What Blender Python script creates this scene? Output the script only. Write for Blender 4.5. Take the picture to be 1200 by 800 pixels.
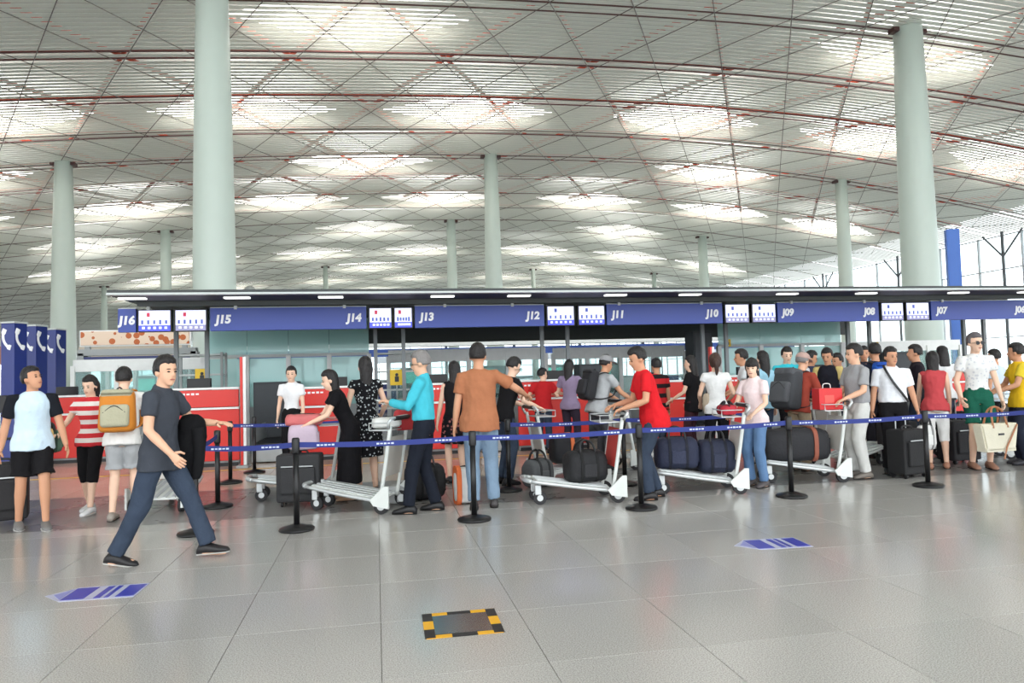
import bpy, bmesh, math, random
from mathutils import Vector, Matrix, noise
PI = math.pi
R = math.radians
random.seed(7)
for o in list(bpy.data.objects):
    bpy.data.objects.remove(o)
SC = bpy.context.scene
COL = SC.collection

# ------------------------------------------------------------------ camera
CAM_H = 1.46
YAW, PITCH, ROLL = R(10.8), R(2.65), 0.028
_f = Vector((math.sin(YAW) * math.cos(PITCH), math.cos(YAW) * math.cos(PITCH), math.sin(PITCH)))
_r = Vector((math.cos(YAW), -math.sin(YAW), 0))
_u = _r.cross(_f)
_R = _r * math.cos(ROLL) - _u * math.sin(ROLL)
_U = _r * math.sin(ROLL) + _u * math.cos(ROLL)
cd = bpy.data.cameras.new('camera')
cam = bpy.data.objects.new('camera', cd)
COL.objects.link(cam)
m = Matrix.Identity(4)
for i in range(3):
    m[i][0] = _R[i]; m[i][1] = _U[i]; m[i][2] = -_f[i]
m[0][3] = 0; m[1][3] = 0; m[2][3] = CAM_H
cam.matrix_world = m
cd.sensor_width = 36
cd.lens = 840 / 1200 * 36
cd.clip_end = 600
SC.camera = cam

# ------------------------------------------------------------------ sky and exposure
world = bpy.data.worlds.new('overcast_sky')
SC.world = world
world.use_nodes = True
bg = world.node_tree.nodes['Background']
bg.inputs[0].default_value = (0.93, 0.97, 1.0, 1)
bg.inputs[1].default_value = 3.1
SC.view_settings.view_transform = 'Standard'
SC.view_settings.look = 'None'
SC.view_settings.gamma = 1
SC.view_settings.use_curve_mapping = False
SC.view_settings.exposure = 0.25
SC.cycles.use_denoising = True
SC.cycles.max_bounces = 8
SC.cycles.diffuse_bounces = 5
SKYLIGHT = 6.0

# ------------------------------------------------------------------ materials
MATS = {}
def srgb(c):
    return tuple(((v / 255) / 12.92 if v / 255 <= 0.04045 else ((v / 255 + 0.055) / 1.055) ** 2.4) for v in c) + (1,)
def mat(name, col, rough=0.6, metal=0.0, var=0.08, scale=8.0, bump=0.0, bscale=40.0, emit=0.0, spec=0.5, coat=0.0):
    """principled material with procedural noise variation; col is 0-255 sRGB"""
    key = (name, col)
    if key in MATS:
        return MATS[key]
    mt = bpy.data.materials.new(name)
    mt.use_nodes = True
    nt = mt.node_tree
    p = nt.nodes['Principled BSDF']
    c = srgb(col)
    p.inputs['Base Color'].default_value = c
    p.inputs['Roughness'].default_value = rough
    p.inputs['Metallic'].default_value = metal
    p.inputs['Specular IOR Level'].default_value = spec
    p.inputs['Coat Weight'].default_value = coat
    tc = nt.nodes.new('ShaderNodeTexCoord')
    if var > 0:
        nz = nt.nodes.new('ShaderNodeTexNoise')
        nz.inputs['Scale'].default_value = scale
        nz.inputs['Detail'].default_value = 4
        nt.links.new(tc.outputs['Object'], nz.inputs['Vector'])
        mr = nt.nodes.new('ShaderNodeMapRange')
        mr.inputs[3].default_value = 1 - var
        mr.inputs[4].default_value = 1 + var
        nt.links.new(nz.outputs[0], mr.inputs[0])
        mx = nt.nodes.new('ShaderNodeMix')
        mx.data_type = 'RGBA'
        mx.blend_type = 'MULTIPLY'
        mx.inputs[0].default_value = 1
        mx.inputs[6].default_value = c
        nt.links.new(mr.outputs[0], mx.inputs[7])
        nt.links.new(mx.outputs[2], p.inputs['Base Color'])
    if bump > 0:
        n2 = nt.nodes.new('ShaderNodeTexNoise')
        n2.inputs['Scale'].default_value = bscale
        n2.inputs['Detail'].default_value = 3
        nt.links.new(tc.outputs['Object'], n2.inputs['Vector'])
        bp = nt.nodes.new('ShaderNodeBump')
        bp.inputs['Strength'].default_value = bump
        bp.inputs['Distance'].default_value = 0.02
        nt.links.new(n2.outputs[0], bp.inputs['Height'])
        nt.links.new(bp.outputs[0], p.inputs['Normal'])
    if emit > 0:
        p.inputs['Emission Color'].default_value = c
        p.inputs['Emission Strength'].default_value = emit
    MATS[key] = mt
    return mt
def cloth(col):
    return mat('cloth', col, rough=0.9, var=0.12, scale=14, bump=0.5, bscale=16, spec=0.15)
def stripe_mat(name, a, b, period, duty=0.5, axis=2):
    mt = mat(name, a, rough=0.9, spec=0.15)
    nt = mt.node_tree
    p = nt.nodes['Principled BSDF']
    tc = nt.nodes.new('ShaderNodeTexCoord')
    sp = nt.nodes.new('ShaderNodeSeparateXYZ')
    nt.links.new(tc.outputs['Object'], sp.inputs[0])
    mo = nt.nodes.new('ShaderNodeMath'); mo.operation = 'PINGPONG'; mo.inputs[1].default_value = period / 2
    nt.links.new(sp.outputs[axis], mo.inputs[0])
    gt = nt.nodes.new('ShaderNodeMath'); gt.operation = 'GREATER_THAN'; gt.inputs[1].default_value = period / 2 * duty
    nt.links.new(mo.outputs[0], gt.inputs[0])
    mx = nt.nodes.new('ShaderNodeMix'); mx.data_type = 'RGBA'
    mx.inputs[6].default_value = srgb(a); mx.inputs[7].default_value = srgb(b)
    nt.links.new(gt.outputs[0], mx.inputs[0])
    nt.links.new(mx.outputs[2], p.inputs['Base Color'])
    return mt
def spot_mat(name, a, b, scale=22, thr=0.33, c=None):
    mt = mat(name, a, rough=0.9, spec=0.15)
    nt = mt.node_tree
    p = nt.nodes['Principled BSDF']
    tc = nt.nodes.new('ShaderNodeTexCoord')
    vo = nt.nodes.new('ShaderNodeTexVoronoi'); vo.inputs['Scale'].default_value = scale
    nt.links.new(tc.outputs['Object'], vo.inputs['Vector'])
    lt = nt.nodes.new('ShaderNodeMath'); lt.operation = 'LESS_THAN'; lt.inputs[1].default_value = thr
    nt.links.new(vo.outputs['Distance'], lt.inputs[0])
    mx = nt.nodes.new('ShaderNodeMix'); mx.data_type = 'RGBA'
    mx.inputs[6].default_value = srgb(a); mx.inputs[7].default_value = srgb(b)
    nt.links.new(lt.outputs[0], mx.inputs[0])
    nt.links.new(mx.outputs[2], p.inputs['Base Color'])
    return mt
def glass_mat(name, tint, alpha=0.25, rough=0.05):
    """thin pane: mostly clear, tinted, with a sheen"""
    mt = bpy.data.materials.new(name)
    mt.use_nodes = True
    nt = mt.node_tree
    out = nt.nodes['Material Output']
    p = nt.nodes['Principled BSDF']
    p.inputs['Base Color'].default_value = srgb(tint)
    p.inputs['Roughness'].default_value = rough
    tr = nt.nodes.new('ShaderNodeBsdfTransparent')
    tr.inputs[0].default_value = tuple(0.6 + 0.4 * v for v in srgb(tint)[:3]) + (1,)
    mx = nt.nodes.new('ShaderNodeMixShader')
    mx.inputs[0].default_value = alpha
    nt.links.new(tr.outputs[0], mx.inputs[1])
    nt.links.new(p.outputs[0], mx.inputs[2])
    nt.links.new(mx.outputs[0], out.inputs[0])
    return mt

# ------------------------------------------------------------------ object helpers
def tag(o, label=None, cat=None, group=None, kind=None):
    if label: o['label'] = label
    if cat: o['category'] = cat
    if group: o['group'] = group
    if kind: o['kind'] = kind
    return o
def empty(name, loc=(0, 0, 0), rz=0, label=None, cat=None, group=None):
    o = bpy.data.objects.new(name, None)
    o.empty_display_size = 0.1
    COL.objects.link(o)
    o.location = loc
    o.rotation_euler = (0, 0, rz)
    return tag(o, label, cat, group)
def link(name, me, m, parent=None, smooth=False):
    o = bpy.data.objects.new(name, me)
    COL.objects.link(o)
    if m is not None:
        me.materials.clear()
        me.materials.append(m)
    if parent is not None:
        o.parent = parent
    if smooth:
        me.polygons.foreach_set('use_smooth', [True] * len(me.polygons))
    return o
def obj(name, bm, m, parent=None, smooth=False, loc=None):
    me = bpy.data.meshes.new(name)
    bmesh.ops.recalc_face_normals(bm, faces=bm.faces)
    bm.to_mesh(me)
    bm.free()
    o = link(name, me, m, parent, smooth)
    if loc is not None:
        o.location = loc
    return o
def copy_tree(o, parent=None):
    c = o.copy()
    COL.objects.link(c)
    c.parent = parent
    for ch in list(o.children):
        copy_tree(ch, c)
    return c
def box(bm, c, s, bev=0.0, rot=None, seg=2):
    M = Matrix.Translation(Vector(c))
    if rot is not None:
        M = M @ rot.to_4x4()
    M = M @ Matrix.Diagonal((s[0], s[1], s[2], 1))
    r = bmesh.ops.create_cube(bm, size=1, matrix=M)
    if bev > 0:
        es = list({e for v in r['verts'] for e in v.link_edges})
        bmesh.ops.bevel(bm, geom=es, offset=bev, segments=seg, affect='EDGES', profile=0.6)
    return bm
def bx(c, s, bev=0.0, rot=None, seg=2):
    return box(bmesh.new(), c, s, bev, rot, seg)
def frames(pts):
    T = []
    n = len(pts)
    for i in range(n):
        a = pts[max(0, i - 1)]; b = pts[min(n - 1, i + 1)]
        t = (b - a)
        T.append(t.normalized() if t.length > 1e-9 else Vector((0, 0, 1)))
    ref = Vector((1, 0, 0)) if abs(T[0].x) < 0.8 else Vector((0, 1, 0))
    ax = (ref - T[0] * ref.dot(T[0])).normalized()
    out = []
    for t in T:
        ax = (ax - t * ax.dot(t))
        ax = ax.normalized() if ax.length > 1e-6 else Vector((0, 1, 0))
        out.append((ax, t.cross(ax)))
    return out
def loft(bm, rings, n=12, close=True):
    """rings: (centre, axisA, axisB, ra, rb)"""
    L = []
    for c, a, b, ra, rb in rings:
        c = Vector(c)
        L.append([bm.verts.new(c + a * (ra * math.cos(2 * PI * k / n)) + b * (rb * math.sin(2 * PI * k / n))) for k in range(n)])
    for i in range(len(L) - 1):
        for k in range(n):
            bm.faces.new((L[i][k], L[i][(k + 1) % n], L[i + 1][(k + 1) % n], L[i + 1][k]))
    if close:
        bm.faces.new(L[0][::-1])
        bm.faces.new(L[-1])
    return bm
def tube(bm, pts, radii, n=8, flat=1.0):
    pts = [Vector(p) for p in pts]
    if not isinstance(radii, (list, tuple)):
        radii = [radii] * len(pts)
    F = frames(pts)
    return loft(bm, [(p, f[0], f[1], r, r * flat) for p, f, r in zip(pts, F, radii)], n)
def tb(pts, radii, n=8, flat=1.0):
    return tube(bmesh.new(), pts, radii, n, flat)
def smooth_path(pts, sub=4):
    P = [Vector(p) for p in pts]
    out = []
    for i in range(len(P) - 1):
        p0 = P[max(i - 1, 0)]; p1 = P[i]; p2 = P[i + 1]; p3 = P[min(i + 2, len(P) - 1)]
        for k in range(sub):
            t = k / sub
            out.append(0.5 * ((2 * p1) + (p2 - p0) * t + (2 * p0 - 5 * p1 + 4 * p2 - p3) * t * t + (3 * p1 - p0 - 3 * p2 + p3) * t ** 3))
    out.append(P[-1])
    return out
def ball(bm, c, r, rot=None, u=14, v=9):
    M = Matrix.Translation(Vector(c))
    if rot is not None:
        M = M @ rot.to_4x4()
    if not isinstance(r, (tuple, list)):
        r = (r, r, r)
    M = M @ Matrix.Diagonal((r[0], r[1], r[2], 1))
    bmesh.ops.create_uvsphere(bm, u_segments=u, v_segments=v, radius=1, matrix=M)
    return bm
def lathe(prof, n=24, c=(0, 0, 0)):
    bm = bmesh.new()
    X = Vector((1, 0, 0)); Y = Vector((0, 1, 0))
    return loft(bm, [(Vector(c) + Vector((0, 0, z)), X, Y, r, r) for r, z in prof], n)
def prism(poly, axis, a, b):
    """extrude a 2D polygon; axis 'x','y','z' is the extrusion axis"""
    bm = bmesh.new()
    def P(p, t):
        if axis == 'x': return (t, p[0], p[1])
        if axis == 'y': return (p[0], t, p[1])
        return (p[0], p[1], t)
    A = [bm.verts.new(P(p, a)) for p in poly]
    B = [bm.verts.new(P(p, b)) for p in poly]
    n = len(poly)
    for k in range(n):
        bm.faces.new((A[k], A[(k + 1) % n], B[(k + 1) % n], B[k]))
    bm.faces.new(A[::-1]); bm.faces.new(B)
    return bm
TMP = bpy.data.scenes.new('workbench')
def evaluated_mesh(o):
    """evaluate one object alone in a scratch scene (fast, whatever the main scene holds)"""
    TMP.collection.objects.link(o)
    vl = TMP.view_layers[0]
    vl.update()
    me = bpy.data.meshes.new_from_object(o.evaluated_get(vl.depsgraph))
    bpy.data.objects.remove(o)
    return me
def remesh(bm, voxel, sm=3, fold=0.0, fscale=9.0, seed=0.0):
    me = bpy.data.meshes.new('tmp')
    bmesh.ops.recalc_face_normals(bm, faces=bm.faces)
    bm.to_mesh(me); bm.free()
    o = bpy.data.objects.new('tmp', me)
    md = o.modifiers.new('r', 'REMESH'); md.mode = 'VOXEL'; md.voxel_size = voxel
    ms = o.modifiers.new('s', 'SMOOTH'); ms.factor = 0.5; ms.iterations = sm
    out = evaluated_mesh(o)
    bpy.data.meshes.remove(me)
    if fold > 0:
        n = len(out.vertices)
        co = [0.0] * (3 * n); no = [0.0] * (3 * n)
        out.vertices.foreach_get('co', co); out.vertices.foreach_get('normal', no)
        nf = noise.noise
        for i in range(0, 3 * n, 3):
            x, y, z = co[i], co[i + 1], co[i + 2]
            d = (nf((x * fscale + seed, y * fscale, z * fscale * 0.45)) + .55 * nf((x * fscale * 2.3 + z * 7, y * fscale * 2.3 + seed, z * fscale * .9 - x * 5))) * fold
            co[i] += no[i] * d; co[i + 1] += no[i + 1] * d; co[i + 2] += no[i + 2] * d
        out.vertices.foreach_set('co', co)
        out.update()
    return out
def text_mesh(s, size, shear=0.0, offset=0.0):
    cu = bpy.data.curves.new('t', 'FONT')
    cu.body = s; cu.size = size; cu.shear = shear; cu.offset = offset
    cu.extrude = 0.002; cu.resolution_u = 3
    cu.align_x = 'CENTER'; cu.align_y = 'CENTER'
    o = bpy.data.objects.new('t', cu)
    return evaluated_mesh(o)
def text(s, size, loc, m, parent, rx=PI / 2, rz=0, shear=0.0, offset=0.0, name='lettering'):
    o = link(name, text_mesh(s, size, shear, offset), m, parent)
    o.location = loc
    o.rotation_euler = (rx, 0, rz)
    return o
# ================================================================== SETTING
# ---- floor
def granite(name, col, dark, rough, spk=140.0, tilevar=0.05):
    mt = bpy.data.materials.new(name)
    mt.use_nodes = True
    nt = mt.node_tree
    p = nt.nodes['Principled BSDF']
    tc = nt.nodes.new('ShaderNodeTexCoord')
    gm = nt.nodes.new('ShaderNodeNewGeometry')
    nz = nt.nodes.new('ShaderNodeTexNoise'); nz.inputs['Scale'].default_value = spk; nz.inputs['Detail'].default_value = 2
    nt.links.new(gm.outputs['Position'], nz.inputs['Vector'])
    rp = nt.nodes.new('ShaderNodeValToRGB')
    rp.color_ramp.elements[0].position = 0.35; rp.color_ramp.elements[0].color = srgb(dark)
    rp.color_ramp.elements[1].position = 0.62; rp.color_ramp.elements[1].color = srgb(col)
    nt.links.new(nz.outputs[0], rp.inputs[0])
    oi = nt.nodes.new('ShaderNodeObjectInfo')
    mr = nt.nodes.new('ShaderNodeMapRange'); mr.inputs[3].default_value = 1 - tilevar; mr.inputs[4].default_value = 1 + tilevar
    nt.links.new(oi.outputs['Random'], mr.inputs[0])
    mx = nt.nodes.new('ShaderNodeMix'); mx.data_type = 'RGBA'; mx.blend_type = 'MULTIPLY'; mx.inputs[0].default_value = 1
    nt.links.new(rp.outputs[0], mx.inputs[6]); nt.links.new(mr.outputs[0], mx.inputs[7])
    nt.links.new(mx.outputs[2], p.inputs['Base Color'])
    n2 = nt.nodes.new('ShaderNodeTexNoise'); n2.inputs['Scale'].default_value = 1.3; n2.inputs['Detail'].default_value = 5
    nt.links.new(gm.outputs['Position'], n2.inputs['Vector'])
    m2 = nt.nodes.new('ShaderNodeMapRange'); m2.inputs[3].default_value = rough * 0.7; m2.inputs[4].default_value = rough * 1.35
    nt.links.new(n2.outputs[0], m2.inputs[0]); nt.links.new(m2.outputs[0], p.inputs['Roughness'])
    p.inputs['Specular IOR Level'].default_value = 0.5
    return mt
M_tile = granite('polished_grey_granite', (198, 195, 190), (154, 151, 147), 0.17)
M_dark = granite('dark_granite', (136, 133, 130), (106, 103, 102), 0.28)
M_beige = granite('beige_granite', (214, 194, 178), (192, 172, 156), 0.2, 60)
M_grout = mat('floor_joint', (104, 98, 92), rough=0.7)
floor = tag(obj('floor', bx((-10, 108, -0.065), (240, 256, 0.11)), M_grout), kind='structure')
T = 0.835
def tile_mesh(sx, sy):
    bm = bmesh.new()
    box(bm, (0, 0, -0.006), (sx, sy, 0.012))
    es = [e for e in bm.edges if all(v.co.z > -0.001 for v in e.verts)]
    bmesh.ops.bevel(bm, geom=es, offset=0.0015, segments=1, affect='EDGES')
    me = bpy.data.meshes.new('tile'); bm.to_mesh(me); bm.free()
    return me
def in_view(x, y, pad=0.9):
    return y > 2.2 and -0.56 * y - pad < x < 1.02 * y + pad
Y0 = 3.61 - 2 * T          # tile joint lines run at Y0 + k*T
gme = tile_mesh(T - 0.003, T - 0.003); gme.materials.append(M_tile)
xs_all = [(k + 0.5) * T for k in range(-34, 46)]
seen = set()
def pave(rows, me, name):
    for y in rows:
        for x in xs_all:
            if in_view(x, y):
                o = bpy.data.objects.new(name, me); COL.objects.link(o)
                o.location = (x, y, 0); o.parent = floor
                seen.add((round(x, 2), round(y, 2)))
DK0, DK1, BG1 = Y0 + 7.45 * T, Y0 + 10.2 * T, Y0 + 16.2 * T     # 8.16 / 10.46 / 15.47
rows_grey = [Y0 + (k + 0.5) * T for k in range(0, 7)]
pave(rows_grey, gme, 'floor_tile')
def rows_mesh(y0, y1, m):
    me = tile_mesh(T - 0.004, y1 - y0 - 0.004); me.materials.append(m); return me
last = Y0 + 7 * T
pave([(last + DK0) / 2], rows_mesh(last, DK0, M_tile), 'floor_tile')
nd = 3; dh = (DK1 - DK0) / nd
dme = rows_mesh(0, dh, M_dark)
pave([DK0 + (k + .5) * dh for k in range(nd)], dme, 'dark_floor_tile')
nb = 5; bh = (BG1 - DK1) / nb
bme = rows_mesh(0, bh, M_beige)
pave([DK1 + (k + .5) * bh for k in range(nb)], bme, 'beige_floor_tile')
def field(name, m, cells):
    bm = bmesh.new()
    for (x, y, sx, sy) in cells:
        vs = [bm.verts.new((x + a * sx / 2, y + b * sy / 2, 0)) for a, b in ((-1, -1), (1, -1), (1, 1), (-1, 1))]
        bm.faces.new(vs)
    return tag(obj(name, bm, m, floor), kind='stuff')
cells = [(x, Y0 + (k + .5) * T, T - .004, T - .004) for k in range(-20, 7) for x in xs_all if (round(x, 2), round(Y0 + (k + .5) * T, 2)) not in seen]
cells += [(x, (last + DK0) / 2, T - .004, DK0 - last - .004) for x in xs_all if (round(x, 2), round((last + DK0) / 2, 2)) not in seen]
field('floor_tile_field', M_tile, cells)
field('dark_tile_field', M_dark, [(x, DK0 + (k + .5) * dh, T - .004, dh - .004) for k in range(nd) for x in xs_all if (round(x, 2), round(DK0 + (k + .5) * dh, 2)) not in seen])
field('beige_tile_field', M_beige, [(x, DK1 + (k + .5) * bh, T - .004, bh - .004) for k in range(nb) for x in xs_all if (round(x, 2), round(DK1 + (k + .5) * bh, 2)) not in seen])
field('far_tile_field', M_tile, [(x, BG1 + (k + .5) * 2.505, 2.5, 2.5) for k in range(0, 86) for x in [(j + .5) * 2.505 for j in range(-44, 27)]])
M_yel = mat('yellow_line_paint', (226, 178, 60), rough=0.5)
tag(obj('waiting_line', bx((1.0, 12.75, 0.002), (14, 0.09, 0.003)), M_yel), 'yellow waiting line painted on the floor before the red counters', 'floor line')

# ---- vaulted ceiling
def vault(x):
    k = 84.0 if x > 16 else 120.0
    return CAM_H + 17.0 * (1 - ((x - 16) / k) ** 2)
CX0, CX1, CY0, CY1 = -80.0, 60.0, -14.0, 232.0
def xs_range(a, b, step):
    n = max(2, int(abs(b - a) / step) + 1)
    return [a + (b - a) * i / (n - 1) for i in range(n)]
def slat_material():
    mt = bpy.data.materials.new('white_slats')
    mt.use_nodes = True
    nt = mt.node_tree
    out = nt.nodes['Material Output']; p = nt.nodes['Principled BSDF']
    p.inputs['Base Color'].default_value = srgb((222, 226, 222)); p.inputs['Roughness'].default_value = 0.45
    tc = nt.nodes.new('ShaderNodeTexCoord')
    nz = nt.nodes.new('ShaderNodeTexNoise'); nz.inputs['Scale'].default_value = 0.25; nz.inputs['Detail'].default_value = 6
    nt.links.new(tc.outputs['Object'], nz.inputs['Vector'])
    rp = nt.nodes.new('ShaderNodeValToRGB')
    rp.color_ramp.elements[0].color = srgb((222, 229, 224)); rp.color_ramp.elements[1].color = srgb((240, 246, 241))
    nt.links.new(nz.outputs[0], rp.inputs[0]); nt.links.new(rp.outputs[0], p.inputs['Base Color'])
    tl = nt.nodes.new('ShaderNodeBsdfTranslucent'); tl.inputs[0].default_value = (0.94, 0.91, 0.85, 1)
    mx = nt.nodes.new('ShaderNodeMixShader'); mx.inputs[0].default_value = 0.28
    nt.links.new(p.outputs[0], mx.inputs[1]); nt.links.new(tl.outputs[0], mx.inputs[2]); nt.links.new(mx.outputs[0], out.inputs[0])
    return mt
M_slat = slat_material()
M_roof = mat('roof_deck', (208, 212, 209), rough=0.9)
M_rail = mat('dark_red_rail', (86, 42, 40), rough=0.5)
M_seam = mat('ceiling_seam', (116, 110, 108), rough=0.6)
M_frame_red = mat('orange_red_steel', (206, 84, 58), rough=0.5)
bm = bmesh.new()
XS = xs_range(CX0, CX1, 3.5)
prev = None
ROOF_UP = 2.2
for x in XS:
    z = vault(x) + ROOF_UP
    row = [bm.verts.new((x, CY0 - 1, z)), bm.verts.new((x, CY1, z))]
    if prev: bm.faces.new((prev[0], prev[1], row[1], row[0]))
    prev = row
ceiling = tag(obj('ceiling', bm, M_roof, smooth=True), kind='structure')
TRK = 5.72
tracks = [31.0 + TRK * k for k in range(-7, 35)]
bm = bmesh.new()
y = CY0
pitch = 0.4
while y < CY1:
    if all(abs(y - t) > 0.16 and (t > 62 or abs(y - t - 0.78) > 0.16) for t in tracks):
        w = 0.31
        prev = None
        for x in XS:
            z = vault(x)
            row = [bm.verts.new((x, y - w / 2, z)), bm.verts.new((x, y + w / 2, z)), bm.verts.new((x, y + w / 2, z + 0.012)), bm.verts.new((x, y - w / 2, z + 0.012))]
            if prev:
                for k in range(4):
                    bm.faces.new((prev[k], row[k], row[(k + 1) % 4], prev[(k + 1) % 4]))
            prev = row
    y += pitch
tag(obj('ceiling_slats', bm, M_slat, ceiling), kind='stuff')
for t in tracks:
    if t > 125: continue
    for dy in ((0.0, 0.78) if t < 62 else (0.0,)):
        bm = bmesh.new(); prev = None; wr = .065 if t < 50 else .045
        for x in XS:
            z = vault(x)
            row = [bm.verts.new((x, t + dy + a, z + b)) for a, b in ((-wr, -.012), (wr, -.012), (wr, .03), (-wr, .03))]
            if prev:
                for k in range(4):
                    bm.faces.new((prev[k], row[k], row[(k + 1) % 4], prev[(k + 1) % 4]))
            prev = row
        obj('track_rail', bm, M_rail, ceiling)
# diagonal seams, two directions 30 degrees off the depth axis
SP = 4.05
for sgn in (1, -1):
    tn = math.tan(R(30)) * sgn
    k = -60
    while k < 60:
        x0 = k * SP            # x at Y = 31
        pts = []
        yy = 8.0
        while yy < 150:
            xx = x0 + (yy - 31) * tn
            if CX0 + 1 < xx < CX1 - 1:
                pts.append(Vector((xx, yy, vault(xx) - 0.012)))
            yy += 6
        if len(pts) > 1:
            obj('diagonal_seam', tb(pts, 0.024, 4), M_seam, ceiling)
        k += 1
# orange-red space frame above the slats
def chord(p, q, r=0.11):
    return tb([p, q], r, 6)
for t in tracks:
    if 20 < t < 75:
        bm = bmesh.new()
        for i in range(len(XS) - 1):
            if -45 < XS[i] < 56:
                tube(bm, [(XS[i], t + 0.4, vault(XS[i]) + 0.32), (XS[i + 1], t + 0.4, vault(XS[i + 1]) + 0.32)], 0.10, 5)
        obj('roof_chord', bm, M_frame_red, ceiling)
for sgn in (1, -1):
    for k in range(-16, 20):
        x0 = k * SP * 2
        pts = []
        for yy in range(20, 76, 8):
            xx = x0 + (yy - 31) * math.tan(R(30)) * sgn
            if -45 < xx < 56: pts.append(Vector((xx, yy, vault(xx) + 0.38)))
        if len(pts) > 1: obj('roof_diagonal', tb(pts, 0.11, 5), M_frame_red, ceiling)
# skylights
M_sky = bpy.data.materials.new('skylight_glazing'); M_sky.use_nodes = True
_nt = M_sky.node_tree; _e = _nt.nodes.new('ShaderNodeEmission')
_e.inputs[0].default_value = (1.0, 0.97, 0.93, 1); _e.inputs[1].default_value = SKYLIGHT
_nt.links.new(_e.outputs[0], _nt.nodes['Material Output'].inputs[0])
def skylight(x, y, a=5.6, b=3.0):
    bm = bmesh.new()
    P = [(x - a, y), (x, y - b), (x + a, y), (x, y + b)]
    lo = [bm.verts.new((px, py, vault(px) + .60)) for px, py in P]
    hi = [bm.verts.new((px, py, vault(px) + .68)) for px, py in P]
    for k in range(4): bm.faces.new((lo[k], lo[(k + 1) % 4], hi[(k + 1) % 4], hi[k]))
    bm.faces.new(lo[::-1]); bm.faces.new(hi)
    # panes of the same roof grid that lie wholly outside the picture carry the suffix
    sees = False
    for px, py in P:
        q = Vector((px, py, vault(px) + .6 - CAM_H))
        w = q.dot(_f)
        if w > 0 and abs(q.dot(_R) / w * 840) < 600 and abs(q.dot(_U) / w * 840) < 400: sees = True
    obj('skylight' if sees else 'skylight_offscreen', bm, M_sky, ceiling)
for y in (46.3, 69.3, 97.0, 122.0, 148.0, 176.0):
    for x in (-36.5, -22, -7.8, 6.4, 21.6, 36, 48.5): skylight(x, y)
for y in (34.3, 57.4, 82.6, 110.0, 135.0, 162.0):
    for x in (-30, -0.8, 29.5): skylight(x, y)
skylight(14, 22.8); skylight(-16, 22.8); skylight(-0.8, 11.5); skylight(28, 11.5)
# ---- columns
M_colm = mat('pale_column_paint', (203, 216, 207), rough=0.35, var=0.03, scale=1.5)
M_bolt = mat('dark_bracket', (70, 40, 38), rough=0.5)
def column(x, y, rb, rt, label):
    z = vault(x) + 0.3
    t = empty('roof_column', (x, y, 0), 0, label, 'column', 'tapered roof columns')
    obj('shaft', lathe([(rb, 0), (rb, 2.5), (rb * .97 + rt * .03, 6), (rb * .6 + rt * .4, 12), (rt, z)], 32), M_colm, t, smooth=True)
    obj('base_ring', lathe([(rb + .05, 0), (rb + .05, .12), (rb + .005, .14)], 32), mat('steel', (150, 152, 150), rough=.35, metal=.8), t)
    for s in (-1, 1):
        obj('head_bracket', bx((s * (rt + .12), 0, z - .42), (.3, .5, .22), .03), M_bolt, t)
    return t
column(-5.85, 28.2, .76, .53, 'thick pale tapered column rising behind the canopy near the J15 sign')
column(26.5, 30.8, .85, .66, 'thick pale tapered column behind the canopy beside the tall blue pylon')
column(9.0, 53.9, .69, .50, 'slimmer pale column standing behind the canopy above the J13 sign')
column(-20.8, 53.4, .76, .53, 'pale column standing behind the navy telephone pillars')
column(39.2, 54.0, .60, .45, 'slim pale column between the thick column and the J09 sign')
column(38.4, 78.8, .62, .50, 'slender distant column above the J10 screens')
column(8.3, 77.0, .60, .46, 'slender distant column beyond the slimmer column above the J13 sign')
column(-20.5, 76.6, .56, .47, 'slender distant column above the J16 screens')
for x, y in ((-36.5, 106.8), (-6.9, 106.2), (25, 111.4), (43, 105.4)):
    column(x, y, .45, .32, 'thin far column seen just over the canopy edge')
# ---- glass facades
M_mull = mat('facade_mullion', (170, 174, 176), rough=0.4)
M_pane = glass_mat('facade_glass', (225, 238, 240), 0.07)
wall_r = tag(obj('wall_right', bx((60.2, 110, 0.25), (0.5, 244, 0.5)), M_mull), kind='structure')
zt = vault(60)
pane_r = bpy.data.meshes.new('pane'); bm = bx((0, 0, 0), (.03, 4.9, 3.2)); bm.to_mesh(pane_r); bm.free(); pane_r.materials.append(M_pane)
mul_r = bpy.data.meshes.new('mullion'); bm = bx((0, 0, 0), (.22, .12, zt - .5)); bm.to_mesh(mul_r); bm.free(); mul_r.materials.append(M_mull)
for i in range(0, 44):
    yy = 12 + i * 5.0
    o = bpy.data.objects.new('mullion', mul_r); COL.objects.link(o); o.location = (60.2, yy, .5 + (zt - .5) / 2); o.parent = wall_r
    for k in range(4):
        o = bpy.data.objects.new('pane', pane_r); COL.objects.link(o); o.location = (60.2, yy + 2.5, .5 + 1.65 + k * 3.3); o.parent = wall_r
for k in range(1, 5):
    obj('transom', bx((60.2, 122, .5 + k * 3.3 - .02), (.16, 220, .1)), M_mull, wall_r)
M_strut = mat('facade_strut', (96, 100, 104), rough=.5)
for i in range(14):
    yy = 30 + i * 14
    bm = bmesh.new(); tube(bm, [(59, yy, 0), (59, yy, zt)], .14, 6); obj('strut', bm, M_strut, wall_r)
    for s in (-1, 1): obj('strut', tb([(59, yy, zt - 2.4), (59, yy + s * 2.2, zt - .1)], .09, 6), M_strut, wall_r)
wall_b = tag(obj('wall_back', bx((-10, 232.2, 0.5), (150, 0.5, 1.0)), M_mull), kind='structure')
pane_b = bpy.data.meshes.new('pane'); bm = bx((0, 0, 0), (9.8, .03, 17.0)); bm.to_mesh(pane_b); bm.free(); pane_b.materials.append(M_pane)
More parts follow.
